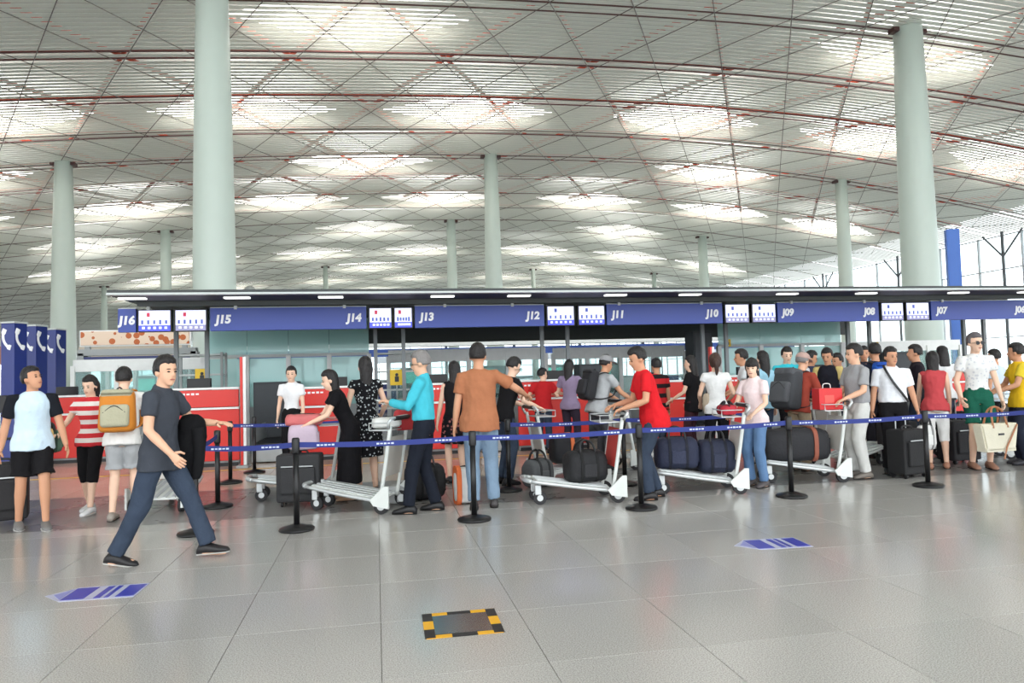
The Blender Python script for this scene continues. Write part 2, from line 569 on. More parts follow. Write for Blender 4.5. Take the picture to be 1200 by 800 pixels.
for i in range(14):
    xx = -79 + i * 10
    obj('mullion', bx((xx, 232.2, 9.5), (.25, .3, 17)), M_mull, wall_b)
    o = bpy.data.objects.new('pane', pane_b); COL.objects.link(o); o.location = (xx + 5, 232.2, 9.5); o.parent = wall_b
for z in (4.5, 8.5, 12.5): obj('transom', bx((-10, 232.2, z), (140, .25, .18)), M_mull, wall_b)
# ================================================================== CHECK-IN ISLAND
M_dk = mat('dark_soffit', (62, 66, 66), rough=0.6)
M_edge = mat('canopy_edge', (196, 202, 200), rough=0.4)
M_white = mat('white_paint', (236, 238, 236), rough=0.4)
M_grey = mat('grey_laminate', (158, 162, 162), rough=0.5)
M_steel = mat('brushed_steel', (176, 180, 180), rough=0.3, metal=0.9)
M_black = mat('black_plastic', (26, 26, 28), rough=0.45)
M_blackm = mat('black_metal', (30, 30, 31), rough=0.35, metal=0.3)
M_red = mat('red_laminate', (214, 52, 44), rough=0.35, var=0.04)
M_navy = mat('navy_panel', (28, 42, 104), rough=0.4, var=0.04)
M_lamp = mat('lamp_diffuser', (240, 244, 240), emit=1.5)
M_teal = glass_mat('teal_glass', (184, 230, 226), 0.72, 0.12)
M_clear = glass_mat('clear_glass', (190, 222, 220), 0.22, 0.05)
M_text = mat('white_lettering', (245, 247, 250), rough=.5, var=0)
CZ = 2.91
canopy = empty('counter_canopy', (4.8, 12.4, 0), 0, 'long dark canopy roof over the row of check-in counters', 'canopy')
obj('soffit', bx((0.45, 4.0, CZ + .04), (18.9, 8.0, .08)), M_dk, canopy)
bm = prism([(-0.05, CZ - .004), (-.05, CZ + .03), (.1, CZ + .045), (.1, CZ - .004)], 'x', -9.0, 9.9)
obj('edge_trim', bm, M_edge, canopy)
obj('roof_sheet', bx((0.45, 4.3, CZ + .11), (18.6, 7.0, .06)), mat('canopy_roof', (150, 154, 152)), canopy)
obj('rear_fascia', bx((0.45, 7.9, 2.68), (18.9, .12, .5)), M_dk, canopy)
obj('front_beam', bx((0.45, 1.05, CZ - .04), (18.6, .14, .08)), mat('beam_grey', (84, 90, 90)), canopy)
for x in (-3.95, -2.3, -0.75, 1.2, 2.6, 4.45, 5.95, 8.0, 9.75, 11.9, 13.6):
    l = obj('downlight', bx((x - 4.8, .42, CZ - .012), (.42, .13, .03), .008), M_lamp, canopy)
for x in (-3.9, -2.45, -.55, 1.3, 2.6, 4.75, 6.5, 8.5, 10.2, 12.1):
    obj('hanger', bx((x - 4.8, 1.1, 2.83), (.05, .05, .12)), M_edge, canopy)
for x in (-3.5, 0.28, 3.75, 7.4, 11.0, 14.1):
    for dx in (-.28, .28):
        obj('support_post', bx((x + dx - 4.8, 2.4, CZ / 2), (.075, .075, CZ)), mat('post_grey', (118, 124, 126), rough=.4), canopy)
# banner sign panels and screens
BY = 13.5
def sign_panel(x0, x1, col, words, label):
    t = empty('sign_panel', ((x0 + x1) / 2, BY, 2.59), 0, label, 'sign', 'blue overhead counter number signs')
    w = x1 - x0
    obj('board', bx((0, .05, 0), (w - .03, .1, .41), .006), mat('sign_blue', col, rough=.35, var=.05, scale=.6), t)
    obj('rim', bx((0, .07, .212), (w - .03, .1, .018)), M_edge, t)
    for s, dx in words:
        text(s, .20, (dx, -.006, -.005), M_text, t, shear=.12, offset=.010)
    return t
B1 = B2 = B3 = B4 = (36, 64, 156)          # one sign blue; lighter and darker stretches are left to the light
sign_panel(-4.41, -4.09, B1, [('J16', 0)], 'small blue overhead sign reading J16 at the canopy end')
sign_panel(-2.90, -.14, B2, [('J15', -1.14), ('J14', 1.14)], 'long blue overhead sign reading J15 and J14')
sign_panel(.72, 3.24, B3, [('J13', -1.02), ('J12', 1.02)], 'long blue overhead sign reading J13 and J12')
sign_panel(4.48, 6.97, B4, [('J11', -1.0), ('J10', 1.0)], 'long blue overhead sign reading J11 and J10')
sign_panel(8.17, 10.56, B2, [('J09', -.95), ('J08', .95)], 'long blue overhead sign reading J09 and J08')
sign_panel(11.81, 14.45, B4, [('J07', -1.05), ('J06', .95)], 'long blue overhead sign reading J07 and J06')
M_scr = mat('screen_white', (214, 218, 246), rough=.3, var=.05, scale=9, emit=.75)
M_scr2 = mat('screen_blue', (62, 72, 226), rough=.3, var=.1, scale=12, emit=.7)
M_mark = mat('screen_mark', (96, 112, 190), emit=.3)
M_markr = mat('screen_red_mark', (206, 70, 90), emit=.4)
def screen(x0, x1, label, blue=True, red=True):
    t = empty('display_screen', ((x0 + x1) / 2, BY, 2.585), 0, label, 'screen', 'flight display screens on the canopy')
    w = x1 - x0
    obj('bezel', bx((0, .06, 0), (w, .12, .40), .008), M_black, t)
    p = obj('panel', bx((0, -.004, .045), (w - .05, .01, .26)), M_scr, t)
    obj('blue_band', bx((0, -.004, -.135), (w - .05, .01, .10)), M_scr2 if blue else mat('screen_grey', (140, 140, 176), emit=.5), t)
    rr = random.Random(x0)
    for i in range(5):
        obj('glyph_mark', bx((-w / 2 + .08 + i * (w - .14) / 4.3, -.011, -.03), (.035, .004, .06 + .02 * rr.random())), M_mark, p)
        obj('glyph_mark', bx((-w / 2 + .1 + i * (w - .14) / 4.6, -.011, -.13), (.045, .004, .04)), M_scr, p)
    obj('logo_mark', bx((-w * .18, -.011, .1), (.05, .004, .07)), M_markr if red else M_mark, p)
screen(-4.08, -3.52, 'lit flight display screen right next to the J16 sign')
screen(-3.48, -2.93, 'lit flight display screen right next to the J15 sign', False)
screen(-.12, .32, 'lit flight display screen right next to the J14 sign')
screen(.34, .70, 'lit flight display screen right next to the J13 sign')
screen(3.27, 3.84, 'lit flight display screen right next to the J12 sign', True, False)
screen(3.90, 4.46, 'lit flight display screen right next to the J11 sign', True, False)
screen(7.0, 7.55, 'lit flight display screen right next to the J10 sign', False, False)
screen(7.6, 8.15, 'lit flight display screen right next to the J09 sign', False, False)
screen(10.6, 11.15, 'lit flight display screen right next to the J08 sign', False, False)
screen(11.2, 11.78, 'lit flight display screen right next to the J07 sign', False, False)
# check-in counters
def counter(x0, x1, y, h, label, n):
    w = x1 - x0
    t = empty('check_in_counter', ((x0 + x1) / 2, y, 0), 0, label, 'counter', 'red fronted check-in counters')
    obj('body', bx((0, .36, (h - .3) / 2), (w - .04, .62, h - .3)), M_grey, t)
    f = obj('front_panel', bx((0, .02, (h - .36) / 2 + .05), (w, .05, h - .46), .008), M_red, t)
    obj('upper_panel', bx((0, -.02, h - .17), (w, .06, .30), .008), M_red, t)
    obj('trim_strip', bx((0, -.01, h - .345), (w, .07, .035)), M_white, t)
    obj('top_rail', bx((0, .0, h + .005), (w + .02, .1, .035)), M_white, t)
    obj('worktop', bx((0, .4, h - .31), (w, .7, .035)), M_white, t)
    obj('plinth', bx((0, .04, .03), (w - .06, .06, .06)), M_black, t)
    for i in range(5):
        obj('name_mark', bx((-w / 2 + .14 + i * .075, -.053, h - .085), (.05, .006, .028 + .008 * (i % 2))), M_text, t)
    # monitor and its dark back
    mo = empty('monitor', ((x0 + x1) / 2 + (.2 if n % 2 else -.2), y + .45, h - .29), R(12 if n % 2 else -15), label.replace('red check-in counter', 'black monitor on the red check-in counter'), 'monitor', 'monitors on the check-in counters')
    obj('stand', lathe([(.1, 0), (.1, .012), (.025, .02), (.025, .14)], 16), M_black, mo)
    obj('housing', bx((0, 0, .31), (.44, .06, .34), .012), M_black, mo)
    obj('display', bx((0, .033, .31), (.4, .006, .3)), mat('office_screen', (150, 190, 205), emit=.5), mo)
counter(-3.5, -2.38, 13.35, 1.36, 'red check-in counter under the J15 sign', 0)
counter(-1.42, -.5, 13.6, 1.32, 'red check-in counter under the J14 sign', 1)
counter(.85, 1.85, 13.6, 1.32, 'red check-in counter under the J13 sign', 0)
counter(2.66, 4.05, 13.5, 1.33, 'red check-in counter under the J12 sign', 1)
counter(5.15, 6.25, 13.5, 1.24, 'red check-in counter under the J11 sign', 0)
counter(7.0, 8.0, 13.6, 1.30, 'red check-in counter under the J10 sign', 1)
counter(9.0, 10.0, 13.6, 1.30, 'red check-in counter under the J09 and J08 sign', 0)
counter(11.6, 12.5, 13.4, 1.38, 'red check-in counter under the J07 sign', 1)
counter(-6.9, -4.75, 15.2, 1.28, 'red check-in counter standing behind the telephone pillars', 0)
# red edged divider posts
def divider(x, y, label):
    t = empty('divider_post', (x, y, 0), 0, label, 'post')
    obj('red_edge', bx((0, 0, .95), (.045, .09, 1.9), .006), M_red, t)
    obj('white_edge', bx((.05, 0, .95), (.05, .08, 1.9), .006), M_white, t)
    obj('foot', bx((.02, 0, .02), (.2, .3, .04), .01), M_grey, t)
divider(-2.29, 13.1, 'tall thin red and white divider post beside the J15 counter')
divider(6.5, 13.2, 'tall thin red and white divider post beside the J11 counter')
# conveyor scales between the counters
def conveyor(x, label):
    t = empty('baggage_conveyor', (x, 14.3, 0), 0, label, 'conveyor', 'baggage conveyors between the counters')
    obj('frame', bx((0, 0, .17), (.62, 1.5, .3), .01), M_steel, t)
    obj('belt', bx((0, 0, .335), (.5, 1.46, .03), .01), M_black, t)
    for s in (-1, 1): obj('side_guard', bx((s * .29, .1, .5), (.035, 1.3, .3), .01), M_grey, t)
conveyor(-1.9, 'low steel baggage conveyor between the J15 and J14 counters')
conveyor(2.25, 'low steel baggage conveyor between the J13 and J12 counters')
conveyor(6.62, 'low steel baggage conveyor between the J11 and J10 counters')
# back partitions
def partition(x0, x1, y, teal, label):
    n = max(2, round((x1 - x0) / 1.02))
    t = empty('glass_partition', ((x0 + x1) / 2, y, 0), 0, label, 'partition', 'glass partitions behind the counters')
    w = x1 - x0
    hd = 2.04 if teal else 1.98
    obj('kick_panel', bx((0, 0, .45), (w, .06, .9)), M_grey, t)
    obj('header', bx((0, 0, hd), (w, .09, .07 if teal else .30)), M_edge if teal else M_white, t)
    for i in range(n + 1):
        obj('post', bx((-w / 2 + w * i / n, -.03, hd / 2), (.1, .1, hd)), M_white, t)
    for i in range(n):
        xx = -w / 2 + w * (i + .5) / n
        obj('pane', bx((xx, 0, .9 + (hd - .95) / 2), (w / n - .1, .015, hd - .95)), M_teal if teal else M_clear, t)
        if teal:
            obj('upper_pane', bx((xx, 0, hd + .035 + .4), (w / n - .008, .015, .8)), M_teal, t)
    return t
partition(-3.75, -.15, 17.0, True, 'teal frosted glass partition behind the J15 and J14 counters')
partition(8.6, 12.1, 17.0, True, 'teal frosted glass partition behind the J09 and J08 counters')
partition(.3, 4.2, 17.6, False, 'clear glass partition with white frame behind the J13 and J12 counters')
partition(4.6, 8.3, 18.4, False, 'clear glass partition with white frame behind the J11 and J10 counters')
partition(12.6, 17.0, 18.4, False, 'clear glass partition with white frame behind the J07 and J06 counters')
partition(-7.4, -4.4, 19.6, False, 'clear glass partition with white frame behind the navy telephone pillars')
# office equipment behind the glass
def kiosk(x, y, label):
    t = empty('scanner_cabinet', (x, y, 0), 0, label, 'machine', 'scanner machines behind the glass')
    obj('body', bx((0, .3, .6), (.9, .6, 1.2), .03), M_edge, t)
    obj('hood', bx((0, .3, 1.45), (.8, .55, .5), .04), M_white, t)
    obj('screen', bx((-.12, .015, 1.47), (.4, .02, .3)), mat('green_screen', (110, 214, 196), emit=.6), t)
    obj('slot', bx((0, -.005, .95), (.6, .02, .1)), M_black, t)
kiosk(2.9, 18.2, 'pale machine with green screen behind the J12 counter glass')
kiosk(4.9, 19.0, 'pale machine with green screen behind the J12 and J11 screens')
kiosk(6.3, 19.0, 'pale machine with green screen behind the J11 counter glass')
kiosk(1.0, 18.4, 'pale machine with green screen behind the J13 counter glass')
kiosk(13.2, 19.2, 'pale machine with green screen behind the J07 counter glass')
kiosk(-5.8, 20.3, 'pale machine with green screen behind the red counter beside the telephone pillars')
def cabinet(x, y, w, h, label):
    t = empty('dark_cabinet', (x, y, 0), 0, label, 'cabinet', 'dark equipment cabinets behind the counters')
    obj('body', bx((0, .25, h / 2), (w, .5, h), .01), mat('charcoal', (58, 62, 66)), t)
    obj('door', bx((0, -.008, h / 2), (w - .06, .02, h - .1), .004), mat('charcoal_door', (68, 72, 76)), t)
    obj('door_handle', bx((w / 2 - .1, -.03, h / 2), (.02, .03, .2)), M_steel, t)
cabinet(-2.05, 15.6, .9, 1.45, 'dark cabinet behind the staff woman in the white blouse')
cabinet(4.7, 15.4, .5, 1.65, 'dark tall cabinet behind the man in the grey cap')
cabinet(7.9, 16.4, .5, 2.4, 'dark very tall cabinet beside the teal partition')
cabinet(12.4, 15.2, .7, 1.75, 'dark cabinet behind the J07 counter')
cabinet(2.2, 16.2, .6, 1.5, 'dark cabinet behind the J13 and J12 conveyor')
# yellow pictogram notices on stands
def notice(x, y, z, s, label):
    t = empty('notice_sign', (x, y, 0), 0, label, 'sign', 'yellow pictogram notices behind the counters')
    obj('pole', tb([(0, .03, 0), (0, .03, z)], .018, 8), M_steel, t)
    obj('base', lathe([(.14, 0), (.14, .015), (.02, .03)], 16), M_steel, t)
    obj('board', bx((0, 0, z), (s, .02, s * 1.15), .01), mat('notice_yellow', (236, 196, 40), rough=.5), t)
    bm = bmesh.new(); ball(bm, (0, -.013, z + s * .2), (s * .12, .004, s * .12)); box(bm, (0, -.013, z - s * .12), (s * .3, .006, s * .4))
    obj('pictogram', bm, M_black, t)
notice(-3.36, 15.0, 1.6, .26, 'yellow pictogram notice behind the J15 counter')
notice(.42, 15.0, 1.47, .28, 'yellow pictogram notice behind the man in the turquoise shirt')
notice(8.61, 16.5, 2.1, .16, 'small yellow notice high beside the teal partition near J10')
notice(13.5, 17.5, 1.95, .22, 'small yellow notice behind the man in the dark shirt near J07')
# steel racks behind J15 and beside turquoise man
def rack(x, y, w, h, label):
    t = empty('steel_rack', (x, y, 0), 0, label, 'rack', 'steel racks behind the counters')
    for sx in (-1, 1):
        for sy in (0, 1): obj('upright', bx((sx * w / 2, sy * .4, h / 2), (.05, .05, h)), M_grey, t)
    for i in range(5): obj('shelf', bx((0, .2, .4 + i * (h - .45) / 4), (w, .42, .035)), M_edge, t)
    for i in range(3): obj('carton', bx((-w * .25 + i * w * .25, .2, .9 + i * .0), (w * .2, .3, .2)), mat('carton_grey', (176, 172, 160)), t)
rack(-3.6, 15.8, .9, 2.1, 'steel shelf rack behind the J15 counter')
rack(.55, 15.9, 1.1, 2.05, 'steel shelf rack behind the J14 and J13 screens')
# ---- the next island further back
far = empty('far_canopy', (6.0, 30.0, 0), 0, 'pale canopy of the next check-in island further back', 'canopy')
obj('fascia', bx((0, 0, 2.92), (26, .3, .36)), M_white, far)
obj('roof', bx((0, 4, 3.1), (26, 8, .1)), M_edge, far)
obj('blue_band', bx((0, .1, 2.5), (26, .1, .32)), mat('far_sign_blue', (52, 84, 160)), far)
for i in range(9): obj('post', bx((-12 + i * 3, 1, 1.4), (.12, .12, 2.8)), M_grey, far)
for i in range(16): obj('counter_block', bx((-12 + i * 1.6, 1.6, .6), (1.2, .6, 1.2)), M_edge if i % 2 else M_navy, far)
for i in range(13): obj('screen', bx((-11 + i * 1.8, -.02, 2.2), (.7, .06, .26)), mat('far_screen', (226, 236, 246)), far)
# ---- left background: telephone pillars, advert gantry
def phone_pillar(x, y, h, label, dot=False):
    t = empty('telephone_pillar', (x, y, 0), R(-21), label, 'phone booth', 'navy telephone pillars')
    obj('shaft', bx((0, 0, h / 2), (.27, .27, h), .01), mat('phone_navy', (34, 50, 122), rough=.35), t)
    obj('cap', bx((0, 0, h + .015), (.29, .29, .03), .005), M_edge, t)
    pts = smooth_path([(-.05, 0, .16), (-.085, 0, .06), (-.07, 0, -.05), (0.0, 0, -.14), (.07, 0, -.17)], 4)
    n = len(pts)
    rad = [.045 if (i < 4 or i > n - 5) else .026 for i in range(n)]
    for k, a in enumerate((0, PI / 2)):
        bm = tb(pts, rad, 8, 1.0)
        bmesh.ops.scale(bm, vec=(1, .2, 1), verts=bm.verts)
        o = obj('handset_icon', bm, M_text, t)
        o.location = (0, -.139, h - .26) if k == 0 else (.139, 0, h - .26)
        o.rotation_euler = (0, 0, a)
    obj('telephone', bx((0, -.17, 1.2), (.22, .1, .3), .02), M_black, t)
    if dot: obj('round_emblem', tb([(0, -.136, h - .82), (0, -.142, h - .82)], .07, 16), mat('pale_blue', (170, 186, 226)), t)
phone_pillar(-6.24, 14.0, 2.6, 'navy telephone pillar with white handset icons beside the young man in black shorts')
phone_pillar(-6.32, 15.0, 2.62, 'navy telephone pillar with a round pale emblem under its handset icons', True)
phone_pillar(-6.38, 16.0, 2.62, 'navy telephone pillar closest to the blue direction board')
ad = empty('advert_board', (-7.3, 24.0, 0), 0, 'long advert board with a warm food picture on a grey gantry', 'billboard')
M_food = spot_mat('food_picture', (238, 214, 192), (196, 112, 74), 4.6, .42)
obj('picture', bx((0, 0, 2.93), (3.1, .1, .42)), M_food, ad)
obj('white_frame', bx((0, .06, 2.93), (3.2, .08, .5)), M_white, ad)
for s in (-1, 1): obj('post', bx((s * 1.4, .1, 1.35), (.14, .14, 2.7)), M_grey, ad)
ga = empty('entrance_gantry', (-6.0, 20.0, 0), 0, 'grey portal frame with dark blue beam beneath the advert board', 'gantry')
obj('beam', bx((0, 0, 2.32), (2.8, .3, .16)), M_grey, ga)
obj('blue_beam', bx((0, -.02, 2.08), (2.6, .2, .26)), M_navy, ga)
for s in (-1, 1): obj('leg', bx((s * 1.35, 0, 1.15), (.16, .3, 2.3)), M_grey, ga)
bs = empty('information_sign', (-8.1, 19.0, 0), 0, 'blue direction board with white squares beside the telephone pillars', 'sign')
obj('board', bx((0, 0, 2.05), (.85, .06, .62)), M_navy, bs)
for i in range(3): obj('white_square', bx((-.25 + i * .22, -.035, 1.86), (.14, .01, .1)), M_text, bs)
obj('white_square', bx((-.25, -.035, 2.15), (.1, .01, .1)), M_text, bs)
for s in (-1, 1): obj('post', bx((s * .38, .02, 1.0), (.06, .06, 2.0)), M_grey, bs)
# distant shop fronts on the left
for x, y, w, c, lab in ((-24, 44, 9, (176, 120, 100), 'terracotta coloured far shop front behind the telephone pillars'), (-14, 46, 6, (206, 196, 180), 'cream far shop front beyond the advert board')):
    t = empty('shop_front', (x, y, 0), 0, lab, 'shop')
    obj('fascia', bx((0, 0, 3.3), (w, .5, 1.0)), mat('shop_fascia', c), t)
    obj('window', bx((0, .1, 1.3), (w - .5, .2, 2.4)), M_clear, t)
    for i in range(5): obj('post', bx((-w / 2 + i * w / 4, 0, 1.4), (.2, .4, 2.8)), M_white, t)
# tall blue pylon
py = empty('wayfinding_pylon', (20.3, 22.0, 0), R(-24), 'tall slim blue pylon rising above the canopy', 'pylon')
obj('shaft', bx((0, 0, 3.1), (.40, .22, 6.2), .01), mat('pylon_blue', (52, 104, 190), rough=.4, var=.03), py)
obj('side_band', bx((-.21, 0, 3.1), (.03, .2, 6.16)), mat('pylon_blue', (52, 104, 190)), py)
obj('foot', bx((0, 0, .03), (.8, .6, .06), .01), M_steel, py)
# small camera dome on the canopy
dm = empty('security_camera', (-4.0, 19.6, CZ + .15), 0, 'small round security camera standing on the canopy roof', 'camera')
dm.location = (-2.35, 14.4, CZ + .15)
obj('dome', ball(bmesh.new(), (0, 0, .13), .12), M_steel, dm, smooth=True)
obj('foot', lathe([(.1, 0), (.1, .02), (.04, .05), (.04, .1)], 16), M_grey, dm)
# ---- floor markings
def arrow(x, y, rz, w, label):
    t = empty('floor_arrow', (x, y, 0), rz, label, 'floor decal', 'blue floor arrows')
    Mb = mat('decal_blue', (52, 62, 176), rough=.3)
    obj('backing', prism([(-w / 2 - .02, .0), (-w * .27, -.17), (w / 2, -.17), (w / 2, .17), (-w * .27, .17)], 'z', .0, .002), mat('decal_pale', (190, 192, 214), rough=.3), t)
    def seg(a, b): obj('blue_block', bx(((a + b) / 2 * w, 0, .003), ((b - a) * w, .28, .002)), Mb, t)
    seg(-.28, -.04); seg(.06, .13); seg(.17, .22); seg(.29, .48)
    obj('arrow_tip', prism([(-w * .44, 0), (-w * .30, -.12), (-w * .30, .12)], 'z', .002, .004), mat('tip_blue', (140, 144, 206), rough=.3), t)
arrow(-1.98, 5.62, R(-2), .62, 'blue floor arrow decal near the walking man')
arrow(3.18, 5.52, R(-4), .58, 'blue floor arrow decal in front of the man in the red shirt')
pl = empty('floor_hatch', (.47, 4.3, 0), R(-1), 'steel floor hatch framed with yellow and black tape', 'floor hatch')
obj('plate', bx((0, 0, .002), (.33, .32, .004)), mat('hatch_steel', (120, 128, 132), rough=.22, metal=.8), pl)
My, Mk = mat('tape_yellow', (240, 178, 30), rough=.5), mat('tape_black', (34, 32, 34), rough=.5)
for s in (-1, 1):
    for i, mm in enumerate((My, Mk, My)): obj('tape', bx((-.145 + i * .145, s * .19, .003), (.145, .045, .003)), mm, pl)
    for i, mm in enumerate((Mk, My, Mk)): obj('tape', bx((s * .195, -.14 + i * .14, .0035), (.06, .14, .003)), mm, pl)
# ---- stanchions with belts
M_belt = mat('belt_blue', (40, 54, 128), rough=.7)
def stanchion(x, y, label, to=None, z=.83):
    t = empty('queue_stanchion', (x, y, 0), 0, label, 'stanchion', 'black queue stanchions')
    obj('base', lathe([(.165, 0), (.172, .012), (.165, .026), (.09, .045), (.045, .06)], 28), M_blackm, t, smooth=True)
    obj('post', lathe([(.029, .04), (.029, .76)], 18), M_blackm, t, smooth=True)
    h = obj('head', lathe([(.034, .75), (.038, .765), (.038, .885), (.03, .9)], 18), M_black, t, smooth=True)
    if to is not None:
        d = Vector((to[0] - x, to[1] - y, 0)); L = d.length; a = math.atan2(d.y, d.x)
        bm = bmesh.new(); prev = None; N = 10
        for i in range(N + 1):
            s = i / N; zz = z - .02 * 4 * s * (1 - s); xx = .035 + (L - .07) * s
            row = [bm.verts.new((xx, q, zz + w)) for q, w in ((-.0015, -.026), (.0015, -.026), (.0015, .026), (-.0015, .026))]
            if prev:
                for k in range(4): bm.faces.new((prev[k], row[k], row[(k + 1) % 4], prev[(k + 1) % 4]))
            else: bm.faces.new(row)
            prev = row
        bm.faces.new(prev)
        b = obj('belt', bm, M_belt, t); b.rotation_euler = (0, 0, a)
        n = int(L / .45)
        for i in range(n):
            s = (i + .5) / n
            zz = z - .02 * 4 * s * (1 - s)
            sd = -.0022 if math.cos(a) > 0 else .0022
            bm = bmesh.new()
            for k in range(5): box(bm, (L * s - .075 + k * .036, sd, zz), (.026, .0012, .012 if k % 2 else .017))
            obj('logo_mark', bm, mat('belt_print', (206, 214, 236)), b)
    return t
ROW = [(-1.75, 7.5), (-.79, 7.37), (.95, 7.28), (2.74, 7.30), (4.57, 7.42), (6.40, 7.5), (8.2, 7.55)]
NM = ['behind the walking man', 'beside the tall dark suitcase', 'in front of the man in the brown shirt', 'in front of the man in the red shirt', 'next to the woman in the pink shirt', 'next to the white paper shopping bag', 'past the cream tote bag']
for i, (x, y) in enumerate(ROW):
    stanchion(x, y, 'black queue stanchion ' + NM[i], ROW[i + 1] if i + 1 < len(ROW) else (10.0, 7.6))
stanchion(-1.86, 9.03, 'black queue stanchion with belt in front of the J15 counter', (-1.75, 7.5))
stanchion(-2.11, 11.1, 'black queue stanchion nearest to the red divider post', (-.2, 11.15))
stanchion(1.62, 8.96, 'black queue stanchion behind the man in the brown shirt', (3.13, 8.9))
stanchion(3.13, 8.9, 'black queue stanchion behind the man in the red shirt', (4.9, 9.0))
stanchion(-1.95, 12.2, 'black queue stanchion near the low baggage conveyor')
# ================================================================== PEOPLE
SKIN = [mat('skin', (226, 178, 148), rough=.55, var=.05, spec=.3), mat('skin', (206, 152, 120), rough=.55, var=.05, spec=.3), mat('skin', (236, 196, 170), rough=.55, var=.05, spec=.3)]
M_hair = mat('black_hair', (26, 22, 22), rough=.5, bump=.6, bscale=60)
M_hairb = mat('brown_hair', (64, 42, 34), rough=.5, bump=.6, bscale=60)
M_hairg = mat('grey_hair', (132, 128, 126), rough=.6, bump=.6, bscale=60)
M_eye = mat('eye_dark', (24, 20, 18), rough=.25)
M_lip = mat('lips', (168, 96, 86), rough=.5)
V = Vector
def ik(a, b, l1, l2, pole):
    d = b - a; L = d.length
    mx = (l1 + l2) * .998
    if L > mx:
        b = a + d * (mx / L); d = b - a; L = mx
    t = d / L
    x = (l1 * l1 - l2 * l2 + L * L) / (2 * L)
    h = math.sqrt(max(0, l1 * l1 - x * x))
    p = pole - t * pole.dot(t)
    p = p.normalized() if p.length > 1e-6 else V((0, 1, 0))
    return a + t * x + p * h, b
def mixpt(a, b, t): return a + (b - a) * t
def hand_geo(bm, W, d, n, curl, s, side):
    """palm is part of the remeshed body; five fingers are appended as tubes"""
    b = d.cross(n).normalized()
    n = b.cross(d).normalized()
    kn = W + d * .088 * s
    for i, (o, L) in enumerate(((-.030, .066), (-.010, .078), (.011, .072), (.030, .056))):
        p = kn + b * (o * s) - d * .012 * s
        dr = (d + b * (o * 1.6)).normalized()
        pts = [p]
        for k in range(3):
            ang = curl * (.5 + .35 * k)
            dd = (dr * math.cos(ang) + n * math.sin(ang)).normalized()
            pts.append(pts[-1] + dd * (L * (.46, .32, .24)[k] * s))
        tube(bm, pts, [.0105 * s, .0098 * s, .009 * s, .0062 * s], 6)
    tside = -1 if side > 0 else 1
    p = W + d * .022 * s + b * (tside * -.028 * s)
    q = p + (d * .6 + b * (-tside * .75) + n * .35).normalized() * .04 * s
    r = q + (d * .85 + b * (-tside * .2) + n * .45).normalized() * .034 * s
    tube(bm, [p, q, r], [.0125 * s, .011 * s, .008 * s], 6)
PEOPLE = {}
